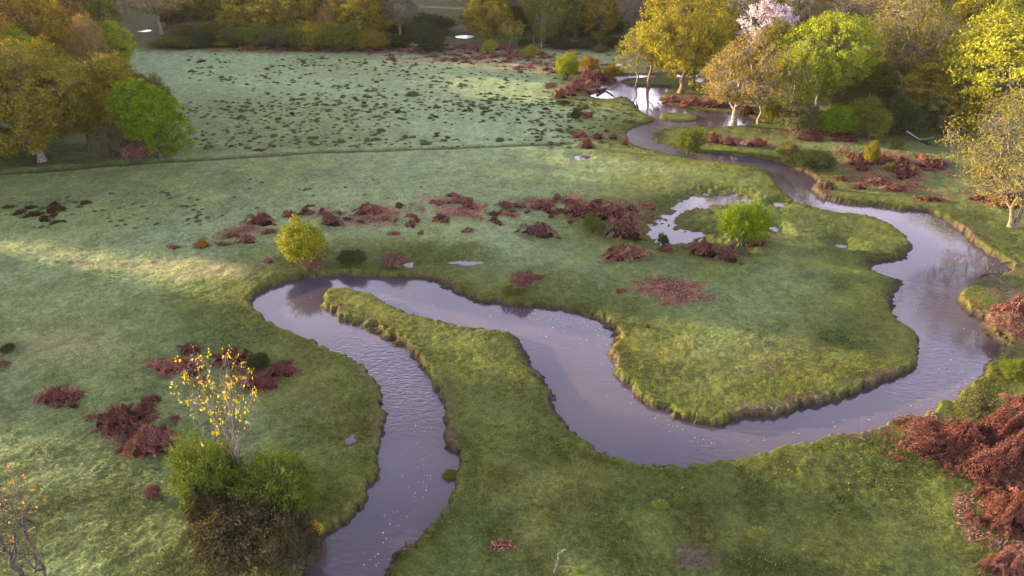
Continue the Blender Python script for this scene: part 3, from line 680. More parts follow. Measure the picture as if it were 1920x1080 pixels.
# the far wood and the wood outside the left edge (whose shade lies over the meadow)
def simple(p, x, y, H, R, lm, label, group, kind='oak_tree'):
    put(kind, T[p], x, y, R, H, rs.random() * 6.28, label, 'tree', group, lm)
n = 0
while n < 175:
    y = rs.uniform(130, 215); x = rs.uniform(-1.05, 1.05) * y * .95
    px = 960 + F * x / depth(y)
    if 838 < px < 895 and y < 175: continue
    if 230 < px < 330 and y < 150: continue
    if px < 280 and y < 150 and rs.random() < .5: continue
    p = rs.choice(['far1', 'far1', 'far2', 'far3', 'far4', 'far2']); lm = {'far1': rs.choice(['mid', 'olive', 'olive', 'amber']), 'far2': rs.choice(['greybrn', 'olive', 'mid']), 'far3': rs.choice(['olive', 'amber', 'mid', 'gold']), 'far4': 'brown'}[p]
    simple(p, x, y, rs.uniform(8, 11), rs.uniform(3.8, 5.6), lm, 'tree in the dense brown and olive far wood along the top edge', 'trees of the far wood')
    n += 1
OFF = [(-52, 66), (-58, 74), (-50, 58), (-60, 62), (-66, 70), (-70, 66), (-74, 66), (-58, 44), (-66, 48), (-76, 52), (-60, 43), (-66, 96), (-72, 103), (-80, 108), (-86, 114), (-94, 122), (-104, 118), (-96, 130), (-104, 134), (-112, 130), (-88, 132), (-98, 142), (-70, 80), (-62, 84), (-78, 76), (-84, 84), (-75, 92), (-88, 95), (-96, 70), (-100, 84)]
for i, (x, y) in enumerate(OFF):
    simple(['wood1', 'wood2'][i % 2], x, y, (10 if y < 95 else 12.5) + 2.5 * rs.random(), 4.6 + rs.random(), ['olive', 'amber'][i % 2], 'oak of the wood that runs on past the left edge of the photo', 'oaks past the left edge')

# --- bushes
B = {}
B['round'] = gen_bush('round_bush', 41, 1.5, 2.4, 520, 36, .060, .15, 'dark', 'green', .18)
B['vase'] = gen_bush('vase_bush', 42, 1.2, 2.4, 460, 40, .055, .12, 'dark', 'lime', .2)
B['low'] = gen_bush('low_bush', 43, 1.5, 1.6, 380, 22, .055, .14, 'dark', 'dark', .1)
B['big'] = gen_bush('big_bush', 44, 2.4, 3.2, 560, 26, .085, .24, 'dark', 'mid', .15)
B['fine'] = gen_bush('fine_bush', 45, 1.6, 2.4, 800, 44, .036, .12, 'dark', 'green', .25, 14)
B['fine2'] = gen_bush('fine_bush_b', 46, 1.6, 2.2, 900, 36, .042, .13, 'grey', 'brackenmx', .2, 18)
def bush(p, px, base, top, w, leafm, label, kind='bush', group=None, rz=None, bark=None):
    x, y = g(px, base); R = .5 * w * depth(y) / F * .95; y += R * .75
    x = (px - 960) / F * depth(y, .5); H = max(top_height(top, y + R * .25), .3)
    put(kind, B[p], x, y, R, H, rs.random() * 6.28 if rz is None else rz, label, 'bush', group, leafm, bark, names=('stems', 'foliage'))
for a in [
 ('vase', 580, 505, 416, 78, 'lemon', 'yellow-green bush on the bank at the tip of the long bend, sunlit on its left'),
 ('low', 585, 512, 482, 50, 'brackenmx', 'brown brambly skirt at the foot of the yellow-green bank bush'),
 ('low', 655, 503, 470, 50, 'dark', 'dark rounded bush just right of the yellow-green bank bush'),
 ('low', 735, 504, 472, 46, 'brackenmx', 'olive-brown bush on the bank, second right of the yellow-green one'),
 ('fine', 1393, 468, 380, 94, 'green', 'vivid green round bush beside the shallow crescent pond'),
 ('low', 1115, 440, 404, 40, 'mid', 'small green bramble in front of the widest dark red bracken mound'),
 ('low', 1246, 456, 430, 22, 'dark', 'tiny dark bush at the near edge of the crescent pond'),
 ('round', 1062, 146, 106, 50, 'lime', 'roundest green-yellow bush left of the far pond'),
 ('vase', 1104, 134, 104, 36, 'amber', 'thin brownish-yellow bush behind the bracken left of the far pond'),
 ('round', 1143, 143, 118, 40, 'amber', 'yellow-brown bush touching the upper left corner of the far pond'),
 ('vase', 915, 101, 74, 28, 'lemon', 'left of the two vase-shaped yellow bushes on the far meadow'),
 ('vase', 990, 111, 84, 28, 'lemon', 'right of the two vase-shaped yellow bushes on the far meadow'),
 ('low', 955, 103, 86, 18, 'brackenmx', 'small dull brown bush between the two vase-shaped yellow bushes'),
 ('low', 1125, 98, 84, 32, 'brown', 'spiky brown bush on the far meadow left of the small golden oaks'),
 ('round', 1290, 284, 236, 52, 'mid', 'green and brown bush on the inside of the far bend'),
 ('low', 1480, 302, 262, 44, 'brown', 'brown half of the pair of bushes overhanging the stream'),
 ('big', 1520, 322, 278, 84, 'dark', 'dark wide bush overhanging the stream, left of the red bracken field'),
 ('round', 1634, 306, 270, 30, 'olive', 'small olive bush standing in the red bracken field'),
 ('low', 1672, 316, 300, 22, 'mid', 'low dark green shrub just right of the olive bush in the bracken field'),
 ('vase', 1684, 276, 254, 20, 'mid', 'small upright shrub at the back of the red bracken field'),
 ('big', 1500, 256, 180, 70, 'greybrn', 'grey blackthorn with white flecks left of the bright green thicket bush'),
 ('big', 1565, 256, 192, 76, 'green', 'bright green thicket bush in the middle of the dark thicket'),
 ('big', 1625, 262, 182, 80, 'mid', 'mid-green thicket bush right of the bright green one'),
 ('big', 1682, 258, 178, 74, 'dark', 'dark blue-green thicket bush in front of the fan-shaped tree'),
 ('big', 1735, 250, 176, 64, 'dark', 'darkest thicket bush beside the black shade under the low olive tree'),
 ('big', 1800, 252, 190, 70, 'olive', 'yellow-leaved low bush between the thicket and the lichen-white tree'),
 ('big', 1590, 210, 160, 60, 'brown', 'brownish shrub behind the thicket below the small pale-gold tree'),
 ('big', 1660, 205, 160, 50, 'greybrn', 'thin shrub behind the thicket left of the thick grey trunk'),
 ('big', 1448, 228, 182, 42, 'olive', 'olive shrub at the foot of the thin leaning tree'),
 ('low', 1862, 345, 300, 60, 'brown', 'brown undergrowth beneath the lichen-white tree'),
 ('round', 1079, 224, 202, 18, 'dark', 'small dark cone-shaped bush standing in the tussocky meadow'),
 ('low', 1100, 219, 204, 28, 'brackenmx', 'low brown bush touching the dark cone-shaped one'),
 ('low', 1097, 202, 190, 18, 'brown', 'small brown tuft-like bush behind the dark cone-shaped one'),
 ('low', 1058, 196, 182, 26, 'dark', 'low dark bush below the dusky bracken left of the far pond'),
 ('fine2', 980, 548, 506, 44, 'brackenmx', 'lone bracken-brown bush on the bank between the two bends'),
 ('low', 955, 556, 536, 36, 'mid', 'low green bramble against the left foot of the lone brown bank bush'),
 ('fine', 402, 985, 822, 140, 'sedge', 'olive-green bush at the foot of the yellow-leaved sapling'),
 ('fine', 522, 1010, 862, 160, 'sedge', 'soft green bush leaning over the lower stream'),
 ('fine2', 455, 1075, 925, 200, 'thicket', 'dark tangled thicket below the two green bushes at the bottom'),
 ('fine2', 545, 1095, 975, 110, 'thicket', 'dark brambles dropping into the stream at the bottom edge'),
 ('fine2', 400, 1010, 900, 90, 'thicket', 'reddish stems left of the dark tangled thicket'),
 ('vase', 576, 1022, 984, 40, 'yellow', 'small yellow-flowered bush hanging over the water near the bottom'),
 ('fine2', 282, 935, 908, 30, 'brackenmx', 'little brown shrublet alone in the grass left of the yellow-green bush'),
 ('fine', 482, 700, 664, 46, 'dark', 'dark green bramble between the bracken clumps behind the yellow sapling'),
 ('fine2', 1840, 815, 736, 100, 'greybrn', 'grey-green bramble bush on top of the big red bracken bank'),
 ('fine', 1905, 722, 676, 60, 'sedge', 'yellow-green rushes on the bank at the right edge'),
 ('fine2', 1905, 640, 590, 70, 'brackenmx', 'olive-brown bramble at the right edge above the muddy bank'),
 ('vase', 377, 470, 450, 16, 'amber', 'tiny orange-green shrub on the leftmost bracken clumps'),
 ('low', 30, 290, 262, 70, 'greybrn', 'grey undergrowth left of the pale-footed oak trunk'),
 ('low', 205, 300, 236, 70, 'greybrn', 'grey shrub left of the foot of the round green tree'),
 ('low', 258, 302, 262, 60, 'brackenmx', 'dark brown undergrowth below the left of the round green tree'),
 ('low', 315, 288, 270, 36, 'dark', 'dark undergrowth around the foot of the round green tree'),
 ('low', 10, 664, 650, 30, 'dark', 'dark tuft of shrub upper of the two at the left edge'),
 ('low', 5, 692, 680, 20, 'brackenmx', 'brown tuft of shrub lower of the two at the left edge'),
 ('vase', 845, 888, 876, 26, 'olive', 'clump of water weed in the lower stream near the eroded bank'),
]: bush(*a)
HED = [(318, 88, 66, 46, 'mid'), (350, 90, 66, 50, 'mid'), (382, 88, 56, 50, 'dark'), (420, 86, 64, 34, 'lime'), (448, 88, 48, 54, 'greybrn'), (490, 90, 46, 56, 'mid'), (530, 92, 50, 54, 'greybrn'),
       (566, 94, 44, 50, 'mid'), (604, 95, 38, 50, 'olive'), (648, 96, 40, 50, 'mid'), (700, 96, 52, 46, 'olive'), (352, 70, 40, 50, 'brown'), (392, 66, 38, 50, 'mid'), (440, 62, 30, 50, 'brown'), (742, 90, 60, 44, 'dark')]
hl = ['leftmost bush of the far hedge, next to the left wood', 'second bush from the left in the far hedge', 'dark third bush of the far hedge', 'small bright green bush in front of the far hedge',
      'grey-brown bush right behind the small bright green hedge bush', 'mid-green hedge bush right of the small bright green one', 'grey-brown hedge bush below the tall green tree', 'mid-green hedge bush left of the one with bright tips',
      'olive hedge bush below the pink-tipped tall bush', 'mid-green hedge bush left of the broad olive tree', 'olive bush at the foot of the broad olive tree', 'brown-topped bush in the back row of the far hedge, leftmost',
      'green bush in the back row of the hedge under the white gleam', 'brown bush in the back row of the hedge right of the white gleam', 'dark bush filling the shade left of the dark wide-crowned small tree']
for a, l in zip(HED, hl): bush('big', a[0], a[1], a[2], a[3] * 1.4, a[4], l, group='bushes of the far hedge')
bush('big', 620, 90, 12, 44, 'russet', 'tall bush with pink-lit bright tips in the far hedge')
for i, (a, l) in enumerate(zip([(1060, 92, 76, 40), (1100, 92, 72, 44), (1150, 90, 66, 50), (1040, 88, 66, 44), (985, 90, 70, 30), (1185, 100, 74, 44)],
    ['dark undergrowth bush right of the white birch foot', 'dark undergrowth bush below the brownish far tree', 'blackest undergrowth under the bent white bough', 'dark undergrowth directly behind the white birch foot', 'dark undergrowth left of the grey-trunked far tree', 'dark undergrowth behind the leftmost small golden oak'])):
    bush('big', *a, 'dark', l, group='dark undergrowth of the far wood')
k = 0
for i in range(64):
    qx = 340 + i * 25 + rs.uniform(-10, 10); y = rs.uniform(128, 150)
    if 830 < qx < 905: continue
    if qx < 560 and y < 140: y += 18
    x = (qx - 960) / F * depth(y); put('bush', B['big'], x, y, rs.uniform(2.6, 4.2), rs.uniform(2.4, 4.2), rs.random() * 6.28, 'shrub in the dim understorey of the far wood', 'bush', 'understorey of the far wood', rs.choice(['dark', 'mid', 'greybrn', 'brown', 'dark']), names=('stems', 'foliage'))
# --- saplings in the foreground
T['sap'] = gen_tree('sapling', 51, 6, 1.7, base=.42, nmain=7, nsub=5, ntip=3, nleaf=6, lsize=.055, clump=.16, tr=.085, leafmat='yellow', bark='grey', gnarl=.10, twig=.008, stems=2, fork=.1, lean=.75, cluster_var=.9)
T['sap2'] = gen_tree('bare_sapling', 52, 5, 1.3, base=.30, nmain=6, nsub=4, ntip=3, nleaf=.9, lsize=.07, clump=.15, tr=.075, leafmat='orange', bark='dark', gnarl=.12, twig=.008, fork=.1, cluster_var=.9)
tree('sap', 458, 930, 632, 64, 'yellow', 'slender sapling with sparse bright yellow leaves above the green bushes', 'sapling', 'grey', 0.0)
tree('sap2', 40, 1085, 850, 84, 'orange', 'nearly bare dark forked sapling in the bottom left corner', 'bare_sapling', 'dark', 2.0)
tree('sap2', 96, 1100, 800, 60, 'orange', 'thin bare sapling with a few orange leaves, right of the corner one', 'bare_sapling', 'dark', 4.4)

# --- bracken mounds
K = [gen_bracken('bracken_fronds', 61, 5000, wd_=.020, ln=.13), gen_bracken('bracken_fronds_b', 62, 5000, H=.7, wd_=.020, ln=.13), gen_bracken('bracken_fronds_c', 63, 4000, H=.5, wd_=.020, ln=.13)]
KM = gen_bracken('bracken_fronds_mid', 66, 16000, ln=.085, wd_=.010, H=.5, spread=.05)
KB = [gen_bracken('bracken_fronds_fine', 64, 60000, ln=.048, wd_=.0050, H=.55, spread=.035), gen_bracken('bracken_fronds_fine_b', 65, 60000, ln=.048, wd_=.0050, H=.6, spread=.035)]
KH = [.6, .7, .5, .55, .6]; KK = K + KB + [KM]; KH.append(.5)
def mound(px, base, top, w, label, mat='bracken', ki=None, group=None, sy=None, rz=None):
    x, y = g(px, base); R = .5 * w * depth(y) / F * 1.04; ry = R * (.72 if sy is None else sy); y += ry * .85
    x = (px - 960) / F * depth(y, .3); H = max(top_height(top, y + ry * .3), .22)
    ki = rs.randint(0, 2) if ki is None else ki
    o = link('bracken_clump', KK[ki], None, (x, y, zat(x, y)), label=label, category='bracken', group=group)
    o.rotation_euler = (0, 0, (rs.random() - .5) * .5 + rs.choice([0, 3.14159])) if rz is None else (0, 0, rz)
    o.scale = (R, ry, H / KH[ki] * .7)
    o.material_slots[0].link = 'OBJECT'; o.material_slots[0].material = LM[mat]
for a in [
 (490, 427, 396, 62, 'conical dark red bracken mound left of the yellow-green bank bush', 'brackendk'),
 (546, 412, 392, 34, 'small red bracken mound right of the conical dark one'),
 (620, 428, 398, 54, 'ragged red bracken behind the yellow-green bank bush', 'brackenmx'),
 (692, 406, 378, 62, 'rounded rust bracken mound in the middle meadow'),
 (1010, 450, 411, 84, 'domed bracken mound with a green-brown top in the middle meadow', 'brackenmx', 1),
 (1100, 416, 374, 100, 'left half of the widest dark red bracken mound', 'brackendk', 1),
 (1150, 414, 376, 70, 'right half of the widest dark red bracken mound', 'brackendk', 0),
 (1172, 452, 392, 84, 'brown bramble-covered bracken mound left of the crescent pond', 'brackenmx', 1),
 (1172, 494, 452, 92, 'low wide rust mound below the left end of the crescent pond', 'bracken', 0),
 (1250, 474, 454, 36, 'small red bracken mound touching the tiny dark pond bush', 'brackendk'),
 (1318, 488, 443, 66, 'red bracken mound at the left foot of the vivid green bush', 'brackendk', 1),
 (1364, 496, 452, 58, 'brown bracken mound in front of the vivid green bush', 'brackenmx', 1),
 (1420, 462, 430, 40, 'dark bracken at the right foot of the vivid green bush', 'brackendk', 0),
 (322, 470, 459, 30, 'leftmost small red bracken clump of the middle meadow', 'brackenbr'),
 (376, 469, 450, 40, 'orange-red bracken clump second from the left in the middle meadow', 'brackenbr'),
 (415, 465, 452, 36, 'flat red bracken clump right of the orange-red one', 'bracken'),
 (462, 460, 436, 40, 'rust clump below the conical dark bracken mound', 'bracken'),
 (435, 448, 432, 34, 'rust clump below left of the conical dark bracken mound', 'bracken'),
 (505, 441, 428, 30, 'flat red clump right below the conical dark bracken mound', 'bracken'),
 (502, 496, 484, 26, 'bright rust clump at the tip of the pale sunlit streak', 'brackenbr'),
 (325, 708, 668, 92, 'bright orange-red bracken clump left of the yellow sapling crown', 'brackenbr', 5),
 (354, 668, 640, 44, 'small dark red clump just above the bright orange-red one', 'brackendk', 5),
 (432, 690, 645, 70, 'brown bracken behind the yellow leaves of the sapling', 'brackendk', 5),
 (528, 712, 676, 52, 'rightmost dark red bracken clump behind the yellow sapling', 'brackendk', 5),
 (492, 738, 700, 72, 'dark red bracken below the dark green bramble near the sapling', 'brackendk', 5),
 (104, 762, 726, 60, 'low bracken clump nearest the left edge of the lower meadow', 'brackendk', 5),
 (132, 766, 744, 30, 'brown end of the low bracken clump near the left edge', 'brackenmx', 1),
 (222, 815, 752, 110, 'large dark red bracken clump in the lower left meadow', 'brackendk', 5),
 (286, 862, 786, 98, 'large red bracken clump joined below the dark red one', 'bracken', 5),
 (285, 755, 742, 40, 'flat faded red clump right of the low left-edge bracken', 'bracken', 2),
 (1800, 905, 776, 262, 'left slope of the big red bracken bank at the right edge', 'brackenbank', 3),
 (1885, 900, 752, 220, 'right part of the big dark bracken bank at the right edge', 'brackenbank', 4),
 (1905, 775, 736, 70, 'bright orange bracken behind the big bracken bank', 'brackenbr', 3),
 (1905, 1010, 908, 120, 'dark red bracken below the big bank at the right edge', 'brackenbank', 3),
 (1885, 1095, 1024, 96, 'bright red bracken in the bottom right corner', 'bracken', 4),
 (1905, 600, 548, 60, 'orange-brown bracken at the right edge above the muddy bank', 'bracken', 0),
 (1880, 590, 568, 44, 'small red bracken patch left of the orange-brown edge one', 'brackenbr', 0),
 (1884, 392, 346, 66, 'red bracken behind the forked lichen-white trunk', 'bracken', 1),
 (1838, 376, 360, 46, 'low red bracken left of the forked lichen-white trunk', 'bracken', 0),
 (1745, 379, 364, 50, 'dark flat clump right of the red bracken field', 'brackendk', 2),
 (1552, 356, 334, 32, 'small rust clump beside the stream below the red bracken field', 'brackenmx'),
 (1612, 354, 336, 34, 'small rust clump at the lower edge of the red bracken field', 'bracken'),
 (1338, 266, 238, 34, 'left of two dusky red mounds beyond the inside bend bush', 'bracken', 1),
 (1366, 271, 246, 38, 'right of two dusky red mounds beyond the inside bend bush', 'bracken', 1),
 (1421, 273, 252, 42, 'flat red mound right of the white speck of water', 'bracken', 0),
 (1101, 277, 252, 32, 'upright dark red bracken mound at the right end of the ditch', 'brackendk', 1),
 (1088, 256, 236, 34, 'faded bracken mound behind the upright dark red one', 'bracken', 0),
 (1121, 258, 241, 26, 'round brown bracken mound right of the faded one', 'brackendk', 1),
 (1150, 258, 245, 20, 'small dark mound nearest the white-water bend', 'brackendk', 1),
 (1172, 270, 256, 16, 'dark tuft of bracken on the very edge of the far bend', 'brackendk', 1),
 (1100, 152, 120, 40, 'lit orange bracken beside the roundest green-yellow bush', 'brackenbr', 1),
 (1125, 148, 124, 36, 'dark bramble mound left of the yellow-brown pond bush', 'brackendk', 1),
 (1078, 170, 144, 46, 'red bracken below the roundest green-yellow bush', 'bracken', 0),
 (1104, 162, 142, 34, 'orange-red bracken at the upper left shore of the far pond', 'brackenbr', 0),
 (1032, 160, 150, 24, 'small orange bracken clump left of the pond bracken', 'brackenbr', 0),
 (1052, 182, 158, 34, 'dusky bracken below the pond-side red bracken, left', 'brackendk', 1),
 (1072, 178, 160, 28, 'dusky bracken below the pond-side red bracken, right', 'bracken', 1),
 (1070, 103, 90, 44, 'heap of pale orange bracken on the far meadow', 'brackenbr', 1),
 (1260, 190, 172, 44, 'orange bracken on the spit below the biggest golden oak, left', 'brackenbr', 1),
 (1298, 196, 174, 50, 'red-orange bracken on the spit below the biggest golden oak, middle', 'brackenbr', 0),
 (1338, 200, 176, 46, 'red bracken behind the gnarled pale oak', 'bracken', 1),
 (1362, 198, 180, 34, 'amber bracken touching the gnarled pale trunk', 'brackenbr', 0),
 (1400, 212, 190, 40, 'brown bracken right of the gnarled pale trunk', 'brackenmx', 1),
 (1520, 262, 246, 60, 'dark bracken under the grey blackthorn of the thicket', 'brackendk', 0),
 (1585, 264, 250, 60, 'dark bracken under the bright green thicket bush', 'brackendk', 0),
 (1655, 164, 150, 36, 'sunlit orange bracken left of the thick grey trunk', 'brackenbr', 1),
 (1716, 168, 152, 40, 'sunlit rust bracken right of the thick grey trunk', 'brackenbr', 1),
 (1060, 88, 74, 50, 'mauve bracken heap before the far wood, right of the birch', 'brackendk', 1),
 (940, 104, 95, 26, 'pale orange bracken right of the left vase-shaped bush', 'brackenbr', 0),
 (972, 106, 96, 28, 'orange bracken left of the right vase-shaped bush', 'brackenbr', 0),
 (1010, 103, 92, 26, 'orange bracken right of the right vase-shaped bush', 'brackenbr', 0),
 (878, 100, 90, 26, 'pale orange bracken left of the left vase-shaped bush', 'brackenbr', 1),
 (1166, 551, 542, 26, 'tiny red clump in the green between the two meander necks', 'bracken', 0),
 (1213, 615, 603, 14, 'tiny pink-brown clump above the yellow mossy bank', 'bracken', 1),
 (1008, 526, 516, 30, 'small red clump right of the lone brown bank bush', 'bracken', 0),
 (320, 285, 272, 20, 'brown clump in front of the ditch right of the round green tree', 'brackendk', 0),
 (484, 281, 273, 26, 'brown flat clump touching the ditch', 'brackendk', 0),
]: mound(*a)
# loose small clumps scattered through the bracken grounds
def scat(n, px, py, rx, ry, wmin, wmax, label, group, mats, ks=(0, 1, 2), flat=.5):
    k = 0
    while k < n:
        a = rs.random() * 6.283; r = rs.random() ** .5; qx = px + math.cos(a) * rx * r; qy = py + math.sin(a) * ry * r
        x, y = g(qx, qy); rr_, cc_ = gidx(x, y)
        k += 1
        if DD[rr_, cc_] < .5: continue
        w = rs.uniform(wmin, wmax) * depth(y) / F * .5
        ki = rs.choice(ks); o = link('bracken_clump', KK[ki], None, (x, y, zat(x, y) - .02), label=label, category='bracken', group=group)
        o.rotation_euler = (0, 0, rs.random() * 6.28); o.scale = (w, w * rs.uniform(.6, 1), w * flat * rs.uniform(.6, 1.3) + .12)
        o.material_slots[0].link = 'OBJECT'; o.material_slots[0].material = LM[rs.choice(mats)]
scat(26, 1665, 318, 105, 38, 26, 60, 'low red bracken clump in the wide bracken field right of the stream', 'clumps of the red bracken field', ['bracken', 'bracken', 'brackendk'])
scat(9, 840, 374, 60, 9, 18, 36, 'low rust clump in the small group at the back of the middle meadow', 'small group of rust clumps', ['bracken', 'brackenbr'])
scat(34, 800, 408, 190, 34, 12, 30, 'small faded red clump scattered over the middle meadow', 'scattered meadow bracken', ['bracken', 'brackenbr', 'brackendk'])
scat(16, 1020, 385, 90, 16, 14, 36, 'small pinkish clump left of the widest dark red mound', 'pinkish clumps by the widest mound', ['bracken', 'bracken'])
scat(60, 660, 89, 330, 6, 14, 32, 'low reddish bracken clump in the long band below the far hedge', 'bracken band below the far hedge', ['bracken', 'brackenbr', 'bracken'])
scat(44, 880, 104, 160, 12, 10, 26, 'small pale orange bracken clump on the sunlit far meadow', 'sunlit far bracken', ['brackenbr', 'bracken'])
scat(22, 1050, 128, 100, 14, 10, 26, 'small orange clump on the lit grass left of the far pond', 'lit bracken near the pond', ['brackenbr', 'brackenmx'])
scat(12, 75, 400, 90, 20, 18, 44, 'flat dark brown clump in the patch at the left edge of the middle meadow', 'dark clumps at the left edge', ['thicket', 'tussockbr', 'thicket'], flat=.35)
scat(14, 1870, 955, 50, 50, 30, 80, 'red bracken clump strewn below the big bracken bank', 'bracken strewn at the right edge', ['bracken', 'brackendk'], (0, 3))
scat(10, 1600, 246, 150, 8, 20, 40, 'dark bracken clump at the shaded foot of the thicket', 'bracken at the thicket foot', ['brackendk'])
scat(8, 590, 396, 60, 14, 12, 28, 'small dusky clump behind the yellow-green bank bush', 'dusky clumps behind the bank bush', ['brackendk', 'bracken'])

scat(12, 262, 808, 78, 48, 22, 56, 'small bracken clump around the two large red ones in the lower left meadow', 'bracken strewn round the large lower-left clumps', ['bracken', 'brackendk'], (5, 0), flat=.3)
scat(14, 440, 690, 120, 32, 20, 48, 'small bracken clump strewn behind the yellow-leaved sapling', 'bracken strewn behind the sapling', ['bracken', 'brackendk', 'brackenbr'], (5, 0), flat=.3)
scat(6, 110, 745, 40, 16, 18, 40, 'small bracken clump by the low one nearest the left edge', 'bracken near the left edge', ['bracken', 'brackendk'], (5, 0), flat=.3)
scat(9, 1130, 400, 130, 30, 20, 56, 'low russet clump at the skirts of the widest dark red mound', 'russet clumps around the widest mound', ['bracken', 'brackendk', 'brackenmx'])
# --- tussocks
TU = []
for s in range(5):
    rng = np.random.RandomState(70 + s); mb = MB(); k = 12; V = []
    for i in range(5):
        r = i / 4; a = np.arange(k) * 2 * np.pi / k
        V.append(np.stack([np.cos(a) * r * (1 + .2 * rng.rand(k)), np.sin(a) * r * (1 + .2 * rng.rand(k)), (1 - r ** 2) * .55 * (.8 + .4 * rng.rand(k)) - .06], 1))
    i = np.arange(5 * k).reshape(5, k); j = np.roll(i, -1, 1)
    mb.add(np.concatenate(V), np.stack([i[:-1], j[:-1], j[1:], i[1:]], -1).reshape(-1, 4), .25)
    n = 130; a = rng.rand(n) * 6.283; r = rng.rand(n) ** .5 * .95; P = np.stack([np.cos(a) * r, np.sin(a) * r, (1 - r ** 2) * .5], 1)
    D = np.stack([np.cos(a) * r, np.sin(a) * r, .6 + rng.rand(n) * .5], 1) * .38; Wd = np.stack([-np.sin(a), np.cos(a), 0 * a], 1) * .05
    V = np.stack([P - Wd, P + Wd, P + D], 1).reshape(-1, 3); mb.add(V, np.arange(3 * n).reshape(n, 3), np.repeat(rng.rand(n), 3), tri=True)
    TU.append(mb.mesh('tussock', LM['tussock']))
spots = []
def tz(n, px, py, rx, ry, wmin, wmax, seed, box=True):
    r_ = random.Random(seed); k = 0; tries = 0
    while k < n and tries < n * 30:
        tries += 1
        qx = px + r_.uniform(-rx, rx); qy = py + r_.uniform(-ry, ry)
        x, y = g(qx, qy)
        if vnoise(x, y, .16, 61) * .6 + .4 * vnoise(x, y, .05, 60) < .27 + .32 * r_.random(): continue
        if qx < 330 + (qy < 240) * 20 and 100 < qy < 300: continue
        rr_, cc_ = gidx(x, y)
        if DD[rr_, cc_] < .9: continue
        w = r_.uniform(wmin, wmax) ; w = w * math.exp(r_.gauss(-.08, .32))
        spots.append((x, y, w * .5)); k += 1
tz(760, 760, 228, 430, 46, .34, .70, 1)
tz(640, 720, 160, 400, 48, .40, .80, 2)
tz(150, 700, 112, 380, 14, .45, .9, 3)
tz(60, 1090, 215, 100, 30, .4, .75, 4)
tz(70, 170, 395, 220, 34, .28, .6, 5)
tz(40, 500, 370, 300, 40, .25, .5, 6)
tz(30, 1130, 120, 120, 18, .5, 1., 7)
spots.sort(key=lambda s: -s[2] / depth(s[1]))
for i, (x, y, w) in enumerate(spots[:290]):
    far = y > 52
    o = link('grass_tussock', TU[i % 5], None, (x, y, zat(x, y)), label='dark unfrosted grass tussock dotted over the pale frosted far meadow' if far else 'small dark tuft in the sparse scatter on the left of the middle meadow',
             category='tussock', group='tussocks of the frosted meadow' if far else 'dark tufts of the middle meadow')
    o.rotation_euler = (0, 0, rs.random() * 6.28); o.scale = (w * .82, w * rs.uniform(.45, .7), w * rs.uniform(.4, .65))
    if rs.random() < .12: o.material_slots[0].link = 'OBJECT'; o.material_slots[0].material = LM['tussockbr']
def arr(me):
    v = np.empty(len(me.vertices) * 3, np.float32); me.vertices.foreach_get('co', v)
    tt = np.empty(len(me.vertices), np.float32); me.attributes['tint'].data.foreach_get('value', tt)
    q = [list(p.vertices) for p in me.polygons]
    return v.reshape(-1, 3), tt, np.array([p for p in q if len(p) == 4]), np.array([p for p in q if len(p) == 3])
A_ = [arr(m_) for m_ in TU]; mb = MB()
for i, (x, y, w) in enumerate(spots[290:]):
    v, tt, q, tr_ = A_[i % 5]; n0 = mb.n
    vv = v * np.array([w * .9, w * .65, w * .5]) + np.array([x, y, zat(x, y)])
    mb.add(vv, q, tt); mb.t.append(tr_ + n0)
link('grass_tussocks', mb.mesh('grass_tussocks', LM['tussock']), kind='stuff', label='small dark tussocks too many to count in the frosted far meadow', category='grass')

# --- pale mossy anthills in the near grass
mossm = leaf_mat('moss_mound', (.12, .15, .03), (.26, .30, .06), .1)
for px, py, w, l in [(1238, 946, 30, 'pale green moss mound nearest the lower middle of the photo'), (1418, 1000, 40, 'widest pale moss mound at the bottom right of centre'), (1328, 1004, 20, 'small pale moss mound left of the widest one'),
                     (1636, 1058, 34, 'pale moss mound near the bottom edge, rightmost'), (1085, 1068, 22, 'small moss mound at the bottom edge left of the others'), (1400, 617, 16, 'little pale moss mound in the middle of the broad meander tongue'),
                     (1470, 607, 18, 'little pale moss mound right of its twin on the broad meander tongue')]:
    x, y = g(px, py); w = w * depth(y) / F * .5
    o = link('moss_mound', TU[2], None, (x, y, zat(x, y)), label=l, category='moss mound'); o.scale = (w, w * .8, w * .55)
    o.material_slots[0].link = 'OBJECT'; o.material_slots[0].material = mossm

# --- fallen wood
def log(name, pts, r, bark, label, twigs=6, seed=1):
    rng = np.random.RandomState(seed); mb = MB(); P = []
    for px, py, h in pts:
        x, y = g(px, py, WL + h); P.append((x, y, WL + h))
    P = np.array(P); n = len(P); mb.tube(P, np.linspace(r, r * .35, n), 7)
    for k in range(twigs):
        s0 = P[rng.randint(1, n)]; e = s0 + rng.normal(size=3) * np.array([.4, .3, .12]) + np.array([0, 0, .28]); mb.tube(bez(s0, e, rng, 4, 0, .1), np.linspace(r * .3, .012, 4), 4)
    link(name, mb.mesh(name, BK[bark], True), label=label, category='log')
log('fallen_branch', [(1218, 204, .9), (1224, 212, .55), (1230, 220, .25), (1236, 227, -.05)], .09, 'dark', 'long thin bare pole slanting into the far stream beside the islet', 3, 1)
log('fallen_log', [(1120, 170, .3), (1135, 166, .15), (1146, 168, .3), (1157, 158, .9)], .2, 'dark', 'dark jagged log lying in the far pond', 5, 2)
log('fallen_log', [(1893, 492, .45), (1868, 496, .35), (1852, 505, .2), (1838, 520, .0)], .11, 'dark', 'dark log running into the right-hand inlet', 4, 3)
log('dead_branch', [(1038, 1075, .35), (1044, 1055, .8), (1048, 1040, 1.1)], .03, 'pale', 'pale dead stick standing in the grass at the bottom middle', 4, 4)
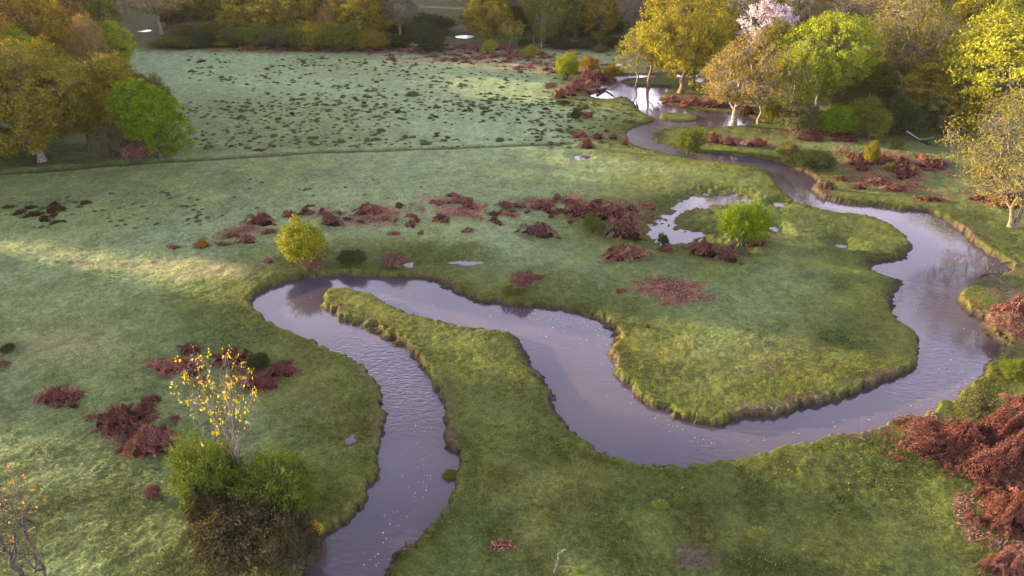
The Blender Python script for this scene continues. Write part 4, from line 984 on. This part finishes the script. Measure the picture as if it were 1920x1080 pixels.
log('dead_branch', [(1700, 246, 1.6), (1725, 262, 1.0), (1750, 258, 1.0)], .07, 'pale', 'pale bent dead bough against the black shade under the low olive tree', 2, 5)
log('dead_branch', [(1196, 201, .4), (1194, 196, .9), (1193, 190, 1.3)], .12, 'dark', 'short dark stump on the point of the left bank by the far pond', 2, 6)

# --- grass tufts (uncountable)
rng = np.random.RandomState(90)
n = 330000
q = rng.rand(n) ** .75
pyy = 200 + (1110 - 200) * q; pxx = rng.uniform(-60, 1980, n)
u = (pxx - 960) / F; v = (540 - pyy) / F; dz = -sP + v * cP; t_ = CAM_H / -dz; tx = u * t_; ty = (cP + v * sP) * t_
# extra along the banks
for (Pw, cnt) in ((RW, 70000),):
    seg = np.roll(Pw, -1, 0) - Pw; Ls = np.linalg.norm(seg, axis=1)
    k = rng.choice(len(Pw), cnt, p=Ls / Ls.sum()); f = rng.rand(cnt)[:, None]; p = Pw[k] + seg[k] * f + rng.normal(size=(cnt, 2)) * .45
    tx = np.concatenate([tx, p[:, 0]]); ty = np.concatenate([ty, p[:, 1]])
ri = np.clip(np.searchsorted(rows, ty), 0, nr - 1); ci = np.clip(np.searchsorted(ucs, tx / depth(ty)), 0, nc - 1)
d_ = DD[ri, ci]; z_ = Z[ri, ci]; ok = (d_ > .02) & (z_ > WL + .04)
tx, ty, d_, z_, ri, ci = tx[ok], ty[ok], d_[ok], z_[ok], ri[ok], ci[ok]
n = len(tx); ccol = COL[ri, ci]
bank = (d_ < .45)
sc_ = (.04 + .05 * rng.rand(n)) * (1 - .25 * bank) * .85 * (1 + np.clip((ty - 30) / 60, 0, 1.0)) * .85
sc_ *= (.5 + .8 * vnoise(tx, ty, .7, 71)) * .85
V = []; Cc = []
NB = 3
for b_ in range(NB):
    a = rng.rand(n) * 6.283; ln_ = sc_ * (.7 + .8 * rng.rand(n)); out = .5 + .6 * rng.rand(n)
    P0 = np.stack([tx + rng.normal(size=n) * sc_ * .5, ty + rng.normal(size=n) * sc_ * .5, z_ - .01], 1)
    Wd = np.stack([-np.sin(a), np.cos(a), 0 * a], 1) * (ln_ * .28)[:, None]
    D = np.stack([np.cos(a) * out, np.sin(a) * out, .9 - .35 * bank], 1) * ln_[:, None]
    V.append(np.stack([P0 - Wd, P0 + Wd, P0 + D], 1)); cv = ccol * (.75 + .6 * rng.rand(n))[:, None] * np.array([1.06, 1.04, .9]); dry = rng.rand(n) < .06; cv[dry] = np.array([.30, .24, .12]) * (.7 + .6 * rng.rand(dry.sum()))[:, None]; Cc.append(np.repeat(cv[:, None], 3, 1))
V = np.concatenate(V).reshape(-1, 3); Cc = np.concatenate(Cc).reshape(-1, 3)
m, t = newmat('grass_blades'); N = t.nodes; L = t.links
at = N.new("ShaderNodeAttribute"); at.attribute_name = "albedo"; d = N.new("ShaderNodeBsdfDiffuse"); tr = N.new("ShaderNodeBsdfTranslucent"); ms = N.new("ShaderNodeMixShader"); ms.inputs[0].default_value = .15
L.new(at.outputs['Color'], d.inputs[0]); L.new(at.outputs['Color'], tr.inputs[0]); L.new(d.outputs[0], ms.inputs[1]); L.new(tr.outputs[0], ms.inputs[2])
o = N.new("ShaderNodeOutputMaterial"); L.new(ms.outputs[0], o.inputs[0])
link('grass', mesh_np('grass', V, [np.arange(len(V)).reshape(-1, 3)], [m], False, None, Cc), kind='stuff', label='short tufted grass covering the meadow and the stream banks', category='grass')

# --- bracken litter (uncountable fronds lying in the grass)
n = 700000; pyy = 60 + 1040 * rng.rand(n) ** 1.0; pxx = rng.uniform(0, 1930, n)
u = (pxx - 960) / F; v = (540 - pyy) / F; dz = -sP + v * cP; t_ = CAM_H / -dz; tx = u * t_; ty = (cP + v * sP) * t_
ri = np.clip(np.searchsorted(rows, ty), 0, nr - 1); ci = np.clip(np.searchsorted(ucs, tx / depth(ty)), 0, nc - 1)
ok = (BRZ[ri, ci] > .15) & (rng.rand(n) < BRZ[ri, ci] * sst(.42, .6, fbm(tx, ty, .8, 41) + .10)) & (DD[ri, ci] > .2)
tx, ty, zz = tx[ok], ty[ok], Z[ri, ci][ok]; n = len(tx); print('litter', n)
a = rng.rand(n) * 6.283; ln_ = (.06 + .11 * rng.rand(n)) * (1 + np.clip((ty - 30) / 60, 0, 1.))
P0 = np.stack([tx, ty, zz + .01], 1); Wd = np.stack([-np.sin(a), np.cos(a), 0 * a], 1) * (ln_ * .11)[:, None]
D1 = np.stack([np.cos(a), np.sin(a), .55 + 0 * a], 1) * (ln_ * .5)[:, None]; D2 = np.stack([np.cos(a), np.sin(a), .15 + 0 * a], 1) * ln_[:, None]
V = np.stack([P0 - Wd, P0 + Wd, P0 + D1 + Wd, P0 + D2, P0 + D1 - Wd], 1).reshape(-1, 3); i5 = np.arange(n)[:, None] * 5
mb = MB(); mb.add(V, np.concatenate([i5 + np.array([[0, 1, 2, 4]])]), np.repeat(rng.rand(n), 5)); mb.t.append(i5 + np.array([[4, 2, 3]]))
link('bracken_litter', mb.mesh('bracken_litter', LM['bracken']), kind='stuff', label='dead rust-red bracken fronds strewn in the grass', category='bracken')

# --- foam flecks and floating bits
fm, t = newmat('foam'); N = t.nodes; L = t.links
b = N.new("ShaderNodeBsdfPrincipled"); b.inputs['Roughness'].default_value = .6
no = N.new("ShaderNodeTexNoise"); no.inputs['Scale'].default_value = 3; rp = N.new("ShaderNodeValToRGB"); rp.color_ramp.elements[0].color = (.6, .56, .55, 1); rp.color_ramp.elements[1].color = (.9, .88, .88, 1)
L.new(no.outputs['Fac'], rp.inputs[0]); L.new(rp.outputs[0], b.inputs['Base Color']); o = N.new("ShaderNodeOutputMaterial"); L.new(b.outputs[0], o.inputs[0])
V = []; Fq = []; k = 0
LINES = [([(930, 578), (1000, 588), (1060, 598), (1110, 612), (1135, 635)], 260, 13), ([(1138, 640), (1150, 700), (1185, 745), (1240, 785), (1300, 800)], 70, 14), ([(1000, 610), (1060, 625), (1100, 650)], 40, 26),
         ([(775, 760), (795, 800), (785, 850), (800, 890), (785, 930)], 55, 16), ([(760, 940), (720, 1010), (690, 1060)], 34, 18), ([(1250, 815), (1360, 835), (1480, 812), (1640, 775), (1760, 745)], 60, 12),
         ([(1760, 430), (1800, 500), (1800, 600), (1840, 650), (1800, 730)], 90, 40), ([(1700, 395), (1745, 408), (1790, 440)], 60, 6), ([(1850, 650), (1840, 690), (1800, 720)], 30, 14), ([(590, 540), (700, 560), (850, 590)], 36, 26)]
for pts, cnt, sp in LINES:
    P = np.array(pts, float)
    for _ in range(int(cnt * .75)):
        i = rs.randrange(len(P) - 1); f = rs.random(); q = P[i] * (1 - f) + P[i + 1] * f
        qx = q[0] + rs.gauss(0, sp); qy = q[1] + rs.gauss(0, sp * .45); x, y = g(qx, qy, WL)
        rr_, cc_ = gidx(x, y)
        if DD[rr_, cc_] > -.05: continue
        r = rs.uniform(.008, .022) * (1.5 if rs.random() < .15 else 1) * (1 + max(0, (y - 25)) / 60); nn = 7; a0 = rs.random() * 6
        el = rs.uniform(.6, 1)
        for j in range(nn):
            aa = a0 + j * 6.283 / nn; rad = r * rs.uniform(.7, 1.2); V.append((x + math.cos(aa) * rad, y + math.sin(aa) * rad * el, WL + .006))
        V.append((x, y, WL + .02))
        for j in range(nn): Fq.append((k + j, k + (j + 1) % nn, k + nn))
        k += nn + 1
link('foam_flecks', mesh_np('foam_flecks', np.array(V), [np.array(Fq)], [fm]), kind='stuff', label='white foam flecks and specks floating on the stream', category='foam')
#HAZE
hm, t = newmat('haze_air'); N = t.nodes; L = t.links
pv = N.new("ShaderNodeVolumePrincipled"); pv.inputs['Color'].default_value = (.93, .90, .92, 1); pv.inputs['Density'].default_value = .00006; pv.inputs['Anisotropy'].default_value = .1
o = N.new("ShaderNodeOutputMaterial"); L.new(pv.outputs[0], o.inputs['Volume'])
hx, hy0, hy1, hz0, hz1 = 2900, -300, 960, -2.2, 34.
V = np.array([(-hx, hy0, hz0), (hx, hy0, hz0), (hx, hy1, hz0), (-hx, hy1, hz0), (-hx, hy0, hz1), (hx, hy0, hz1), (hx, hy1, hz1), (-hx, hy1, hz1)])
link('haze', mesh_np('haze', V, [np.array([(0, 3, 2, 1), (4, 5, 6, 7), (0, 1, 5, 4), (1, 2, 6, 5), (2, 3, 7, 6), (3, 0, 4, 7)])], [hm]), kind='stuff', label='thin pale morning haze filling the valley air', category='haze')
